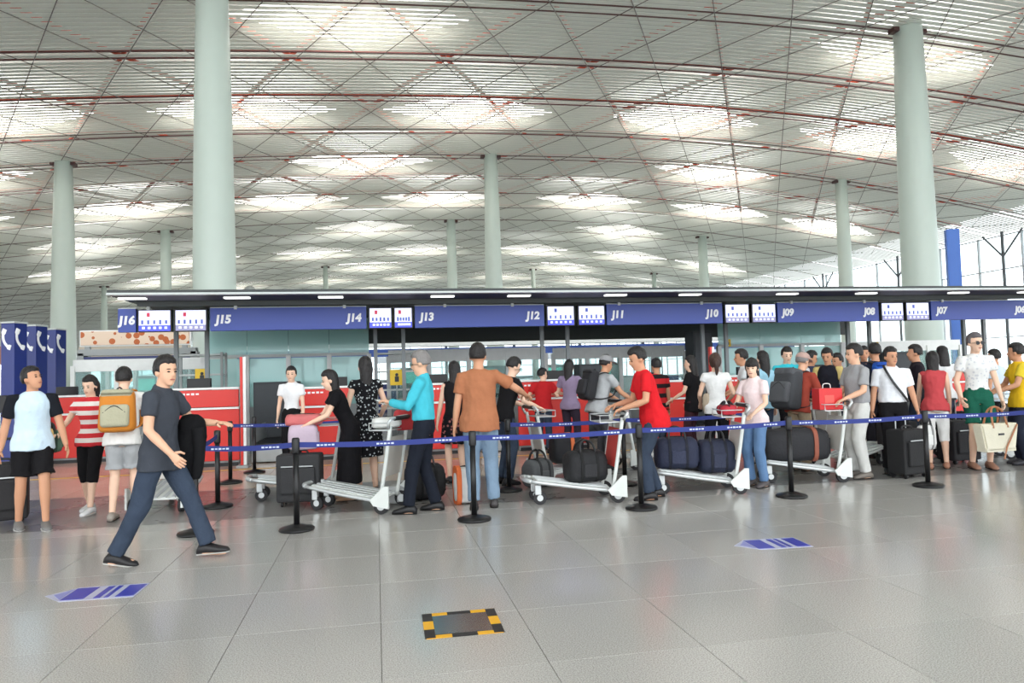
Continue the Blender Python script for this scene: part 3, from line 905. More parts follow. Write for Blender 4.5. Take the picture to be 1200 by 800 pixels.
def person(key, label, pos, h, rz, top, bottom, shoes=(34, 32, 34), female=False, skin=0, hair='short', hcol=None, pose=None, lod=None, group=None):
    P = dict(lean=0, side=0, twist=0, pelvis=(0, 0, .93), lh=(-.25, .05, .80), rh=(.25, .05, .80), lf=(-.10, 0, .085), rf=(.10, 0, .085), hy=0, hp=0, curl=.5, lt=0, rt=0, lpole=None, rpole=None)
    P.update(pose or {})
    s = h / 1.72
    if lod is None:
        lod = .0105 if pos[1] < 7.2 else .0125 if pos[1] < 9.4 else .016 if pos[1] < 10.3 else .02
    root = empty('person', (pos[0], pos[1], 0), R(rz), label, 'person', group)
    hcol = hcol or M_hair
    skinm = SKIN[skin]
    fw = .90 if female else 1.0
    pel = V(P['pelvis']) * s
    la, sa, tw = R(P['lean']), R(P['side']), R(P['twist'])
    up = V((math.sin(sa), math.sin(la) * math.cos(sa), math.cos(la) * math.cos(sa)))
    lat = V((math.cos(tw), math.sin(tw), 0)); lat = (lat - up * lat.dot(up)).normalized()
    fwd = up.cross(lat)
    latp = V((math.cos(tw * .3), math.sin(tw * .3), 0))
    def sp(d, o=0): return pel + up * (d * s) + fwd * (o * s)
    def tor(d, w, dp, o=0):
        l = latp if d < .08 else lat
        return (sp(d, o), l, up.cross(l), w * s * fw, dp * s)
    sh = {}
    for sd in (-1, 1):
        sh[sd] = sp(.452) + lat * (sd * (.172 if not female else .152) * s)
    hd_up = (up * .55 + V((0, 0, 1)) * .45).normalized()
    neck0 = sp(.53)
    hc = neck0 + hd_up * (.125 * s) + fwd * (.028 * s)
    Rh = Matrix.Rotation(R(rz * 0 + P['hy']), 3, 'Z') @ Matrix.Rotation(tw, 3, 'Z') @ Matrix.Rotation(R(P['hp']) - la * .35, 3, 'X')
    def H(x, y, z): return hc + Rh @ V((x, y, z)) * s
    hx, hy_, hz = Rh @ V((1, 0, 0)), Rh @ V((0, 1, 0)), Rh @ V((0, 0, 1))
    # ---- body, one continuous skin
    bm = bmesh.new()
    loft(bm, [tor(-.12, .08, .07), tor(-.09, .138, .095, -.01), tor(0, .148, .098, -.01), tor(.10, .122, .084), tor(.20, .120, .084), tor(.33, .143, .096, .012), tor(.41, .145, .086), tor(.47, .10, .062), tor(.515, .058, .05)], 14)
    tube(bm, [sp(.47), sp(.54), mixpt(sp(.54), hc, .75)], [.066 * s, .055 * s, .054 * s], 10)
    ball(bm, H(0, -.012, .028), (.077 * s, .094 * s, .095 * s), Rh, 18, 12)          # skull
    ball(bm, H(0, .022, -.038), (.060 * s, .066 * s, .082 * s), Rh, 16, 10)          # face and jaw
    ball(bm, H(0, .052, -.098), (.030 * s, .028 * s, .022 * s), Rh)                   # chin
    ball(bm, H(0, .092, -.022), (.013 * s, .020 * s, .026 * s), Rh)                   # nose
    for sd in (-1, 1):
        ball(bm, H(sd * .079, -.012, -.012), (.012 * s, .022 * s, .032 * s), Rh)      # ears
    arms = {}; legs = {}
    Rz = Matrix.Rotation(0, 3, 'Z')
    for sd, kh, kf, kp, kt in ((-1, 'lh', 'lf', 'lpole', 'lt'), (1, 'rh', 'rf', 'rpole', 'rt')):
        pole = V(P[kp]) if P[kp] else V((sd * .55, -1, -.35))
        el, wr = ik(sh[sd], V(P[kh]) * s, .285 * s, .25 * s, pole)
        arms[sd] = (sh[sd], el, wr)
        a = .9 if female else 1.0
        tube(bm, [sh[sd] - lat * (sd * .05 * s), sh[sd], mixpt(sh[sd], el, .4), el, mixpt(el, wr, .3), wr], [.046 * s * a, .048 * s * a, .045 * s * a, .040 * s * a, .040 * s * a, .027 * s * a], 10)
        d = (wr - el).normalized()
        n = (-lat * sd) if abs(d.z) > .6 else V((0, 0, -1))
        b = d.cross(n).normalized(); n = b.cross(d)
        loft(bm, [(wr - d * .02 * s, b, n, .026 * s, .02 * s), (wr + d * .03 * s, b, n, .036 * s, .018 * s), (wr + d * .075 * s, b, n, .043 * s, .016 * s), (wr + d * .096 * s, b, n, .036 * s, .012 * s)], 10)
        hip = pel + latp * (sd * .088 * s) - V((0, 0, .02 * s))
        ank = V(P[kf]) * s
        yaw = R(P[kt])
        toe = V((math.sin(-yaw), math.cos(yaw), 0))
        kn, ank = ik(hip, ank, .422 * s, .42 * s, toe + V((0, .2, .02)))
        legs[sd] = (hip, kn, ank, toe)
        tube(bm, [hip + V((0, 0, .05 * s)), hip, mixpt(hip, kn, .5), kn, mixpt(kn, ank, .3), mixpt(kn, ank, .7), ank], [.072 * s, .076 * s, .068 * s, .053 * s, .054 * s, .040 * s, .035 * s], 10)
        gz = ank.z - .06 * s
        tube(bm, [V((ank.x, ank.y, gz)) - toe * .05 * s, V((ank.x, ank.y, gz)) + toe * .05 * s, V((ank.x, ank.y, gz - .01 * s)) + toe * .15 * s], [.033 * s, .036 * s, .024 * s], 8)
    me = remesh(bm, lod * s, 3)
    bm = bmesh.new(); bm.from_mesh(me); bpy.data.meshes.remove(me)
    for sd in (-1, 1):
        a, el, wr = arms[sd]
        d = (wr - el).normalized()
        n = (-lat * sd) if abs(d.z) > .6 else V((0, 0, -1))
        hand_geo(bm, wr, d, n, P['curl'], s, sd)
    obj('body', bm, skinm, root, smooth=True)
    # ---- face
    facing = Matrix.Rotation(R(rz), 3, 'Z') @ hy_
    if facing.y < .35:
        for sd in (-1, 1):
            obj('eye', ball(bmesh.new(), H(sd * .031, .078, .0), (.014 * s, .008 * s, .0065 * s), Rh, 8, 6), M_eye, root, smooth=True)
            obj('eyebrow', ball(bmesh.new(), H(sd * .032, .080, .022), (.020 * s, .006 * s, .004 * s), Rh, 8, 6), hcol, root)
        obj('mouth', ball(bmesh.new(), H(0, .083, -.064), (.023 * s, .007 * s, .006 * s), Rh, 8, 6), M_lip, root)
    # ---- hair
    if hair != 'none':
        bm = bmesh.new()
        bmesh.ops.create_uvsphere(bm, u_segments=36, v_segments=24, radius=1)
        for v in bm.verts:
            x, y, z = v.co
            front = max(0, min(1, (y - .15) / .3))
            line = (.56 if hair != 'fringe' else .16) + .10 * noise.noise(V((x * 4 + pos[0], 0, 0)))
            low = max(0, min(1, (line - z) / .18))
            face = front * low
            if hair in ('short', 'grey', 'cap'):
                nape = max(0, min(1, (-.38 - z) / .2))
                sideb = max(0, min(1, (-.15 - z) / .2)) * max(0, min(1, (y + .35) / .3))
                face = max(face, nape, sideb)
            hv = 1.12 + .10 * max(0, z) + .05 * max(0, -y)
            r = hv * (1 - face) + .80 * face
            r += (.05 * noise.noise(V((x * 1.3 + pos[0], y, z)) * 4) + .03 * noise.noise(V((x, y + pos[0], z)) * 11)) * (1 - face)
            v.co = H(x * .080 * r, -.012 + y * .097 * r, .020 + z * .104 * r)
        if hair in ('long', 'fringe', 'bob', 'pony'):
            L = {'long': .30, 'fringe': .13, 'bob': .14, 'pony': .0}[hair]
            if L:
                a = H(0, -.03, .02)
                dn = (V((0, 0, -1)) * .8 - up * .2).normalized()
                bk = -hy_
                rg = []
                for t in (0, .25, .5, .75, 1):
                    c = a + dn * ((.02 + t * (L + .07)) * s) + bk * ((.03 + .03 * t) * s)
                    rg.append((c, hx, hy_, (.088 - .028 * t * (L > .2)) * s, (.066 - .02 * t) * s))
                loft(bm, rg, 14)
            else:
                tube(bm, smooth_path([H(0, -.09, .03), H(0, -.15, .0), H(0, -.15, -.1), H(0, -.12, -.2)], 3), [.03 * s, .034 * s, .038 * s, .04 * s, .04 * s, .036 * s, .034 * s, .028 * s, .02 * s, .01 * s], 8)
            me = remesh(bm, max(lod, .012) * s, 2, .006 * s, 22)
            link('hair', me, hcol, root, True)
        else:
            obj('hair', bm, hcol, root, smooth=True)
    if hair == 'cap':
        bm = bmesh.new()
        bmesh.ops.create_uvsphere(bm, u_segments=24, v_segments=14, radius=1)
        for v in bm.verts:
            x, y, z = v.co
            v.co = H(x * .094, -.014 + y * .114, .05 + max(z, -.12) * .092)
        tube(bm, [H(0, .08, .055), H(0, .13, .045), H(0, .17, .03)], [.062 * s, .058 * s, .03 * s], 12, .12)
        obj('cap', bm, cloth(P.get('capcol', (150, 150, 150))), root, smooth=True)
    # ---- top
    o = .016
    kind = top['kind']; tm = top['mat']
    bm = bmesh.new()
    hem = top.get('hem', -.10)
    bulk = top.get('bulk', 0)
    waist = (.118 if female else .146) + bulk
    rg = []
    if kind == 'dress':
        hz = (top['hemz'] * s - pel.z) / s          # straight down from the pelvis
        flare = top.get('flare', .05)
        for t in (1, .75, .5, .25):
            am = (legs[-1][2] + legs[1][2]) / 2
            q = min(1, max(0, -hz * s * t / pel.z))
            c = V((pel.x + (am.x - pel.x) * q, pel.y + (am.y - pel.y) * q, pel.z + hz * s * t)); rg.append((c, latp, V((0, 0, 1)).cross(latp), (.192 + flare * t) * s, (.135 + flare * t) * s))
        rg.append(tor(0, .204, .132, -.008))
    else:
        if hem < -.02: rg += [tor(hem, .202 / fw ** .5 + bulk, .150 + bulk, -.005), tor(0, .198 / fw ** .5 + bulk, .142 + bulk, -.005)]
        else: rg += [tor(hem, .155 + bulk, .112 + bulk)]
    for d, w, dp, off in ((.10, waist + .022, .106 + bulk, 0), (.20, waist + .016, .106 + bulk, .003), (.33, .172 + bulk * .5, .122 + bulk * .4, .012), (.41, .176, .112, .004), (.465, .148, .092, 0), (.50, .105, .074, 0), (.52, .074, .064, 0)):
        if d > hem: rg.append(tor(d, w, dp, off))
    loft(bm, rg, 18)
    sl = top.get('sleeve', .6)
    sep = []
    for sd in (-1, 1):
        a, el, wr = arms[sd]
        b2 = bmesh.new() if 'slmat' in top else bm
        if sl > 0:
            if sl <= 1:
                e = mixpt(a, el, sl)
                tube(b2, [a - lat * (sd * .055 * s), a, mixpt(a, el, sl * .6), e], [.054 * s, .064 * s, .064 * s, .065 * s], 12)
            else:
                tube(b2, [a - lat * (sd * .055 * s), a, mixpt(a, el, .6), el, mixpt(el, wr, .5), mixpt(el, wr, min(1, sl - 1))], [.054 * s, .064 * s, .057 * s, .052 * s, .045 * s, .038 * s], 12)
        else:
            ball(b2, a - lat * (sd * .028 * s), (.05 * s, .058 * s, .05 * s))
        if 'slmat' in top:
            link('sleeve', remesh(b2, max(lod, .012) * s, 2, .006 * s, 12), top['slmat'], root, True)
    if top.get('collar'):
        tube(bm, [sp(.49), sp(.522), sp(.534, .004)], [.084 * s, .077 * s, .073 * s], 14)
    me = remesh(bm, max(lod, .0125) * s, 3, top.get('fold', .011) * s, 9, pos[0] * 3)
    link({'dress': 'dress'}.get(kind, top.get('name', 'shirt')), me, tm, root, True)
    # ---- bottom
    if bottom:
        bk, bmt = bottom['kind'], bottom['mat']
        bm = bmesh.new()
        bo = bottom.get('o', 0)
        loft(bm, [tor(-.11, .13, .10), tor(-.06, .172 + bo, .120 + bo), tor(0, .170 + bo, .118 + bo, -.005), *((tor(.075, .152 + bo, .108 + bo), tor(.10, .147 + bo, .104 + bo)) if hem > -.02 else (tor(.03, .150 + bo, .106 + bo),))], 16)
        end = {'trousers': 1.99, 'capri': 1.28, 'shorts': .82, 'hot': .45}[bk]
        wide = bottom.get('wide', 1.0)
        for sd in (-1, 1):
            hip, kn, ank, toe = legs[sd]
            pts = [hip + V((0, 0, .06 * s)), hip]; rad = [.084, .093]
            for t, r in ((.35, .090), (.7, .082), (1.0, .075), (1.3, .070), (1.6, .066), (1.9, .068)):
                if t < end - 1e-3:
                    pts.append(mixpt(hip, kn, t) if t <= 1 else mixpt(kn, ank, t - 1)); rad.append(r * wide)
            pts.append(mixpt(hip, kn, end) if end <= 1 else mixpt(kn, ank, end - 1))
            rad.append((.066 if end > 1.5 else .066 if end > 1 else .098) * wide)
            tube(bm, pts, [r * s * (.94 if female else 1) for r in rad], 12)
        me = remesh(bm, max(lod, .0125) * s, 3, .011 * s, 8, pos[1])
        link({'trousers': 'trousers', 'capri': 'trousers', 'shorts': 'shorts', 'hot': 'shorts'}[bk], me, bmt, root, True)
        if bottom.get('belt'):
            obj('belt', loft(bmesh.new(), [tor(.075, .160, .116), tor(.10, .158, .114)], 20), M_black, root)
    # ---- shoes
    sm = mat('shoe', tuple(shoes), rough=.5)
    sole = mat('shoe_sole', (206, 204, 200) if P.get('sole') else (28, 27, 27), rough=.6)
    for sd in (-1, 1):
        hip, kn, ank, toe = legs[sd]
        sdv = V((toe.y, -toe.x, 0))
        gz = ank.z - .085 * s
        tip = R(P.get('ltip' if sd < 0 else 'rtip', 0))
        tv = (toe * math.cos(tip) + V((0, 0, -math.sin(tip)))); uv = V((0, 0, 1)) * math.cos(tip) + toe * math.sin(tip)
        base = V((ank.x, ank.y, 0)) + V((0, 0, gz)) - toe * 0
        bm = bmesh.new()
        prof = ((-.085, .030, .030, .03), (-.06, .040, .046, .05), (0, .043, .050, .052), (.06, .046, .038, .040), (.12, .048, .028, .030), (.16, .036, .022, .024), (.178, .015, .012, .016))
        loft(bm, [(base + tv * (y * s) + uv * (zc * s), sdv, uv, w * s, hh * s) for y, w, hh, zc in prof], 14)
        for v in bm.verts:
            q = (v.co - base).dot(uv)
            if q < .004 * s: v.co += uv * (.004 * s - q)
        obj('shoe', bm, sm, root, smooth=True)
        bm = bmesh.new()
        loft(bm, [(base + tv * (y * s) + uv * (.007 * s), sdv, uv, w * s * 1.05, .0068 * s) for y, w, hh, zc in prof], 14)
        obj('shoe_sole', bm, sole, root)
    PEOPLE[key] = (root, arms, sp, lat, fwd, up, s)
    return root
def W(key, p):
    """person-local point (metres, unscaled) to world"""
    r = PEOPLE[key][0]
    return Matrix.Translation(r.location) @ Matrix.Rotation(r.rotation_euler.z, 4, 'Z') @ V(p)
def tee(c, **k): return dict(kind='shirt', mat=c if not isinstance(c, tuple) else cloth(c), **k)
def dress(m, hemz, **k): return dict(kind='dress', mat=m, hemz=hemz, name='dress', **k)
def pants(c, kind='trousers', **k): return dict(kind=kind, mat=c if not isinstance(c, tuple) else cloth(c), **k)
def denim(c): return mat('denim', c, rough=.9, var=.22, scale=5, bump=.4, bscale=30, spec=.1)
M_floral = spot_mat('black_floral', (24, 24, 27), (176, 182, 184), 26, .30)
M_floral2 = spot_mat('dark_floral_skirt', (22, 20, 24), (150, 92, 88), 20, .32)
M_stripe = stripe_mat('red_white_stripe', (232, 222, 216), (206, 54, 60), .105, .5)
M_print = spot_mat('white_print_tee', (226, 226, 224), (202, 204, 208), 20, .30)
DJ = denim((60, 70, 86)); LJ = denim((128, 150, 172)); MJ = denim((104, 136, 176))
BLK = (28, 27, 29)
person('lad', 'young man in pale blue shirt with black sleeves and black shorts looking up', (-3.53, 8.31), 1.69, -152,
       tee((206, 226, 240), slmat=cloth((30, 32, 38)), sleeve=.72), pants(BLK, 'shorts', wide=1.12), (120, 118, 116), hair='short', skin=1,
       pose=dict(hy=38, hp=14, lh=(-.30, .12, .84), rh=(.28, -.02, .82), lf=(-.11, .12, .085), rf=(.11, -.12, .085), sole=1))
person('stripe', 'woman in red and white striped top and black capri trousers', (-3.29, 9.2), 1.59, 168,
       tee(M_stripe, sleeve=.5), pants(BLK, 'capri'), (222, 222, 222), True, 2, 'pony',
       pose=dict(hp=-14, rh=(.30, .22, 1.02), lh=(-.24, .0, .82), lf=(-.09, .16, .085), rf=(.09, -.12, .085), sole=1))
person('pack', 'person in white tee and grey shorts seen from behind wearing an orange backpack', (-2.76, 8.62), 1.67, 4,
       tee((228, 226, 222)), pants((168, 170, 172), 'shorts', wide=1.08), (150, 140, 130), False, 2, 'short',
       pose=dict(lh=(-.24, .40, .98), rh=(.24, .40, .98), lf=(-.09, -.08, .085), rf=(.10, .12, .085), lean=4))
person('walk', 'man in dark grey polo and jeans walking with a black jacket over his arm', (-1.80, 6.45), 1.74, -98,
       tee((66, 70, 78), collar=True, hem=-.15, bulk=.006), pants(DJ, wide=1.05), (30, 28, 30), False, 0, 'short',
       pose=dict(pelvis=(0, .02, .895), lean=3, hy=-26, lh=(-.24, .40, 1.10), rh=(.27, .22, .90), lf=(-.09, .38, .085), rf=(.10, -.29, .095), rtip=8, ltip=-4, curl=.45, sole=1, twist=-8))
person('staff', 'staff woman in white blouse and black trousers standing before the counters', (-1.37, 12.3), 1.70, 176,
       tee((238, 238, 240), hem=.05, sleeve=.55, collar=True), pants(BLK), BLK, True, 2, 'grey', hcol=M_hair, pose=dict(lh=(-.20, .12, .86), rh=(.24, .02, .80)))
person('bdress', 'woman in long black dress leaning over a luggage trolley', (-.42, 9.0), 1.63, 98,
       dress(cloth((24, 23, 26)), .22, sleeve=.55, flare=.03), None, (190, 150, 120), True, 2, 'long',
       pose=dict(lean=22, pelvis=(0, -.10, .93), lf=(-.1, -.08, .085), rf=(.1, -.06, .085), lh=(-.14, .42, 1.0), rh=(.16, .42, .98), hp=-8))
person('floral', 'woman with long dark hair in black floral sleeveless dress', (-.13, 9.28), 1.74, 14,
       dress(M_floral, .48, sleeve=.22, flare=.02), None, BLK, True, 2, 'long', pose=dict(lh=(-.26, .10, .88), rh=(.24, .22, .96)))
person('turq', 'grey haired man in turquoise long sleeved shirt and dark trousers reading', (.50, 7.89), 1.75, 76,
       tee((72, 186, 204), sleeve=1.95, hem=.05, bulk=.012, collar=True), pants((32, 36, 46)), (24, 24, 26), False, 0, 'short', hcol=M_hairg,
       pose=dict(lh=(-.10, .34, 1.18), rh=(.12, .34, 1.16), lf=(-.10, .16, .085), rf=(.10, -.10, .085), hp=-10, curl=.9))
person('blk9', 'woman in black top and dark floral skirt seen from behind', (1.07, 9.95), 1.67, 8,
       dress(M_floral2, .55, sleeve=0, flare=.03), None, BLK, True, 2, 'bob', pose=dict(lh=(-.24, .1, .85), rh=(.22, .25, 1.0)))
obj('black_top', loft(bmesh.new(), [(V((0, -.005, .93 + d)) * (1.67 / 1.72), V((1, 0, 0)), V((0, 1, 0)), w, dp) for d, w, dp in ((.0, .168, .138), (.1, .142, .122), (.2, .138, .122), (.33, .166, .136), (.42, .166, .122), (.49, .125, .092), (.515, .08, .07))], 18), cloth(BLK), PEOPLE['blk9'][0], smooth=True)
person('brown', 'tall man in brown tee and faded jeans seen from behind with arm outstretched', (1.11, 7.84), 1.82, -8,
       tee((172, 112, 80), hem=-.12, bulk=.01, sleeve=.66), pants(LJ, wide=1.05), (60, 56, 56), False, 1, 'short',
       pose=dict(lh=(-.27, .02, .80), rh=(.50, .30, 1.16), rf=(.13, .12, .085), lf=(-.08, 0, .085), hy=-12, curl=.7))
person('m11', 'man with glasses in black tee and dark jeans bending over a trolley', (1.67, 9.5), 1.72, -76,
       tee(BLK), pants(DJ), BLK, False, 2, 'short', pose=dict(lean=14, lh=(-.18, .42, 1.02), rh=(.18, .42, 1.02), hp=-22))
person('child', 'young person in red top leaning on the red J12 counter', (3.02, 12.95), 1.58, -20,
       tee((190, 40, 44)), pants(DJ), BLK, False, 2, 'short', pose=dict(lean=10, rh=(.2, .30, 1.16), lh=(-.2, .30, 1.16), hy=-60))
person('purple', 'woman in mauve top with long black hair at the red counter', (3.36, 12.3), 1.70, -40,
       tee((142, 126, 152)), pants((52, 44, 56)), BLK, True, 2, 'long', pose=dict(lh=(-.2, .3, 1.08), rh=(.2, .33, 1.12)))
person('cap', 'man in grey cap and grey tee pushing a trolley with a black backpack on', (3.33, 10.4), 1.76, -76,
       tee((176, 178, 180)), pants((70, 70, 74)), BLK, False, 1, 'cap', pose=dict(lean=16, pelvis=(0, -.08, .92), lh=(-.2, .42, 1.0), rh=(.2, .42, 1.0), hp=-6, capcol=(146, 146, 148), curl=1.0))
person('red', 'man in bright red tee and jeans leaning on a luggage trolley', (3.04, 7.84), 1.77, 84,
       tee((216, 36, 44), hem=-.15, bulk=.014, sleeve=.66), pants(DJ), (30, 28, 30), False, 1, 'short',
       pose=dict(lean=13, pelvis=(0, -.08, .92), lh=(-.20, .30, 1.02), rh=(.14, .32, 1.04), hp=-14, hy=8, curl=1.0, lf=(-.1, .02, .085), rf=(.1, -.12, .085)))
person('p16', 'person in red and black striped top waiting under the J11 sign', (4.68, 11.5), 1.67, 10,
       tee(stripe_mat('red_black_stripe', (200, 44, 48), (40, 34, 36), .16, .55)), pants(DJ), BLK, False, 1, 'short')
person('p17', 'woman in black top and black trousers with a beige shoulder bag', (5.08, 11.0), 1.69, 46,
       tee(BLK, hem=-.14), pants((66, 40, 46)), BLK, True, 2, 'bob', pose=dict(lh=(-.2, .28, 1.0), rh=(.22, .12, .95)))
person('p18', 'woman in white top with brown ponytail seen from behind', (4.81, 9.62), 1.69, -18,
       tee((232, 232, 230), sleeve=.3), pants(BLK), BLK, True, 2, 'pony', hcol=M_hairb, pose=dict(rh=(.22, .28, 1.02), lh=(-.2, .25, .98)))
person('pink', 'woman with black bob in pale pink polo and blue jeans', (4.60, 8.2), 1.58, 118,
       tee((238, 218, 218), collar=True, hem=-.10), pants(MJ, wide=1.05), (90, 84, 84), True, 2, 'fringe',
       pose=dict(lh=(-.18, .30, 1.0), rh=(.16, .30, 1.0), hy=22, hp=-3))
person('p20', 'woman in light blue top with long black hair behind the pink polo woman', (5.90, 10.2), 1.72, 12,
       tee((160, 206, 226)), pants(DJ), BLK, True, 2, 'long')
person('p21', 'man in white shirt bending forward near the J10 counter', (6.05, 10.8), 1.80, 70,
       tee((232, 234, 236), hem=.04), pants(BLK), BLK, False, 1, 'short', pose=dict(lean=14, lh=(-.2, .4, 1.0), rh=(.2, .4, 1.0)))
person('p22', 'person in cyan top queuing behind the rust shirted traveller', (6.86, 11.1), 1.80, 165,
       tee((60, 192, 208)), pants(BLK), BLK, False, 2, 'short', pose=dict(hp=-12))
person('p23', 'traveller in rust shirt and pink cap carrying a large grey rucksack', (5.86, 9.25), 1.68, -72,
       tee((166, 74, 60), sleeve=1.6), pants((158, 142, 118)), (90, 80, 70), False, 0, 'cap', hcol=M_hairg,
       pose=dict(lean=12, lh=(-.18, .38, 1.04), rh=(.18, .40, 1.02), hp=-10, capcol=(190, 160, 150)))
person('p24', 'young man in navy vest with white sleeves in the queue', (7.63, 11.6), 1.74, -150,
       tee((58, 62, 84), slmat=cloth((230, 230, 232))), pants(DJ), BLK, False, 1, 'short', pose=dict(hp=-16, hy=30))
person('p25', 'young man in black vest with yellow strap in the queue', (7.22, 10.5), 1.75, 130,
       tee((34, 34, 42), slmat=cloth((206, 184, 120))), pants(BLK), BLK, False, 1, 'short', pose=dict(hp=-14))
person('p26', 'person in royal blue tee leaning beside the grey shirted man', (7.9, 11.0), 1.70, 100,
       tee((40, 104, 206)), pants(DJ), BLK, False, 1, 'short', pose=dict(lean=16, lh=(-.2, .4, 1.02), rh=(.2, .4, 1.02)))
person('gray', 'man in grey shirt and pale grey trousers holding a trolley handle', (6.16, 8.37), 1.74, 88,
       tee((158, 158, 160), hem=.03, bulk=.02, sleeve=.75), pants((206, 206, 202), wide=1.08, belt=True), (120, 112, 104), False, 0, 'short',
       pose=dict(lh=(-.18, .30, 1.02), rh=(.18, .26, .98), hy=-10, hp=-6, curl=.9))
person('p28', 'person in dark jacket facing forward between the blue backpack and grey shirt', (8.71, 11.6), 1.80, 150,
       tee((48, 46, 54), sleeve=1.9), pants(BLK), BLK, False, 1, 'short')
person('p29', 'person in dark clothes wearing a bright blue backpack', (7.71, 10.0), 1.80, -10,
       tee((36, 40, 56), sleeve=1.9), pants((40, 38, 44)), BLK, False, 1, 'short')
person('p30', 'man in white short sleeved shirt and black trousers with a shoulder strap', (6.75, 8.46), 1.69, 154,
       tee((230, 232, 236), hem=.04, bulk=.016, collar=True, sleeve=.72), pants(BLK, belt=True), BLK, False, 1, 'short',
       pose=dict(lh=(-.30, .02, .80), rh=(.28, .04, .80), hy=22, hp=-2))
person('p31', 'person in dark tee standing with folded arms', (8.44, 10.0), 1.76, 60,
       tee((40, 36, 42)), pants(DJ), BLK, False, 1, 'short', pose=dict(lh=(.05, .24, 1.12), rh=(-.02, .28, 1.14)))
person('p32', 'woman in red sleeveless top and white cropped trousers with long hair', (7.58, 8.68), 1.63, -40,
       tee((190, 74, 78), sleeve=0), pants((236, 236, 234), 'capri', wide=1.05), (170, 120, 96), True, 2, 'long', hcol=M_hair,
       pose=dict(lean=10, rh=(.20, .28, .84), lh=(-.22, .34, .82), hp=-20, lf=(-.1, -.05, .085), rf=(.11, .1, .085)))
person('p33', 'woman in white tee with shoulder length hair at the J07 counter queue', (9.37, 10.5), 1.74, -14,
       tee((226, 226, 226)), pants(DJ), BLK, True, 2, 'bob')
person('girl', 'tall young woman with sunglasses, printed white tee and dark green shorts', (8.10, 8.50), 1.86, 158,
       tee(M_print, hem=.06, sleeve=.55), pants((30, 92, 74), 'shorts', wide=1.05), (150, 110, 90), True, 2, 'short', hcol=mat('ash_hair', (96, 90, 92), rough=.6),
       pose=dict(lh=(-.26, .06, .82), rh=(.24, .14, .90), hy=12, curl=1.0))
person('yellow', 'person in yellow top and dark trousers at the end of the queue', (8.90, 8.61), 1.71, 62,
       tee((232, 190, 40), slmat=cloth((222, 196, 60)), hem=-.12), pants((40, 44, 58)), (60, 60, 66), False, 1, 'short', pose=dict(lh=(-.2, .34, 1.04), rh=(.2, .32, 1.0), hy=-30))
person('p36', 'person in pale blue shirt queuing behind the yellow top', (10.1, 10.2), 1.66, 20,
       tee((204, 218, 230), bulk=.02), pants(BLK), BLK, False, 1, 'short')
person('edge', 'person in grey clothes and white sneakers stepping past the queue end', (7.98, 7.02), 1.70, 96,
       tee((120, 124, 130)), pants((70, 74, 84)), (232, 232, 232), False, 1, 'short', pose=dict(pelvis=(0, 0, .90), lf=(-.1, .30, .085), rf=(.1, -.28, .085), sole=1))
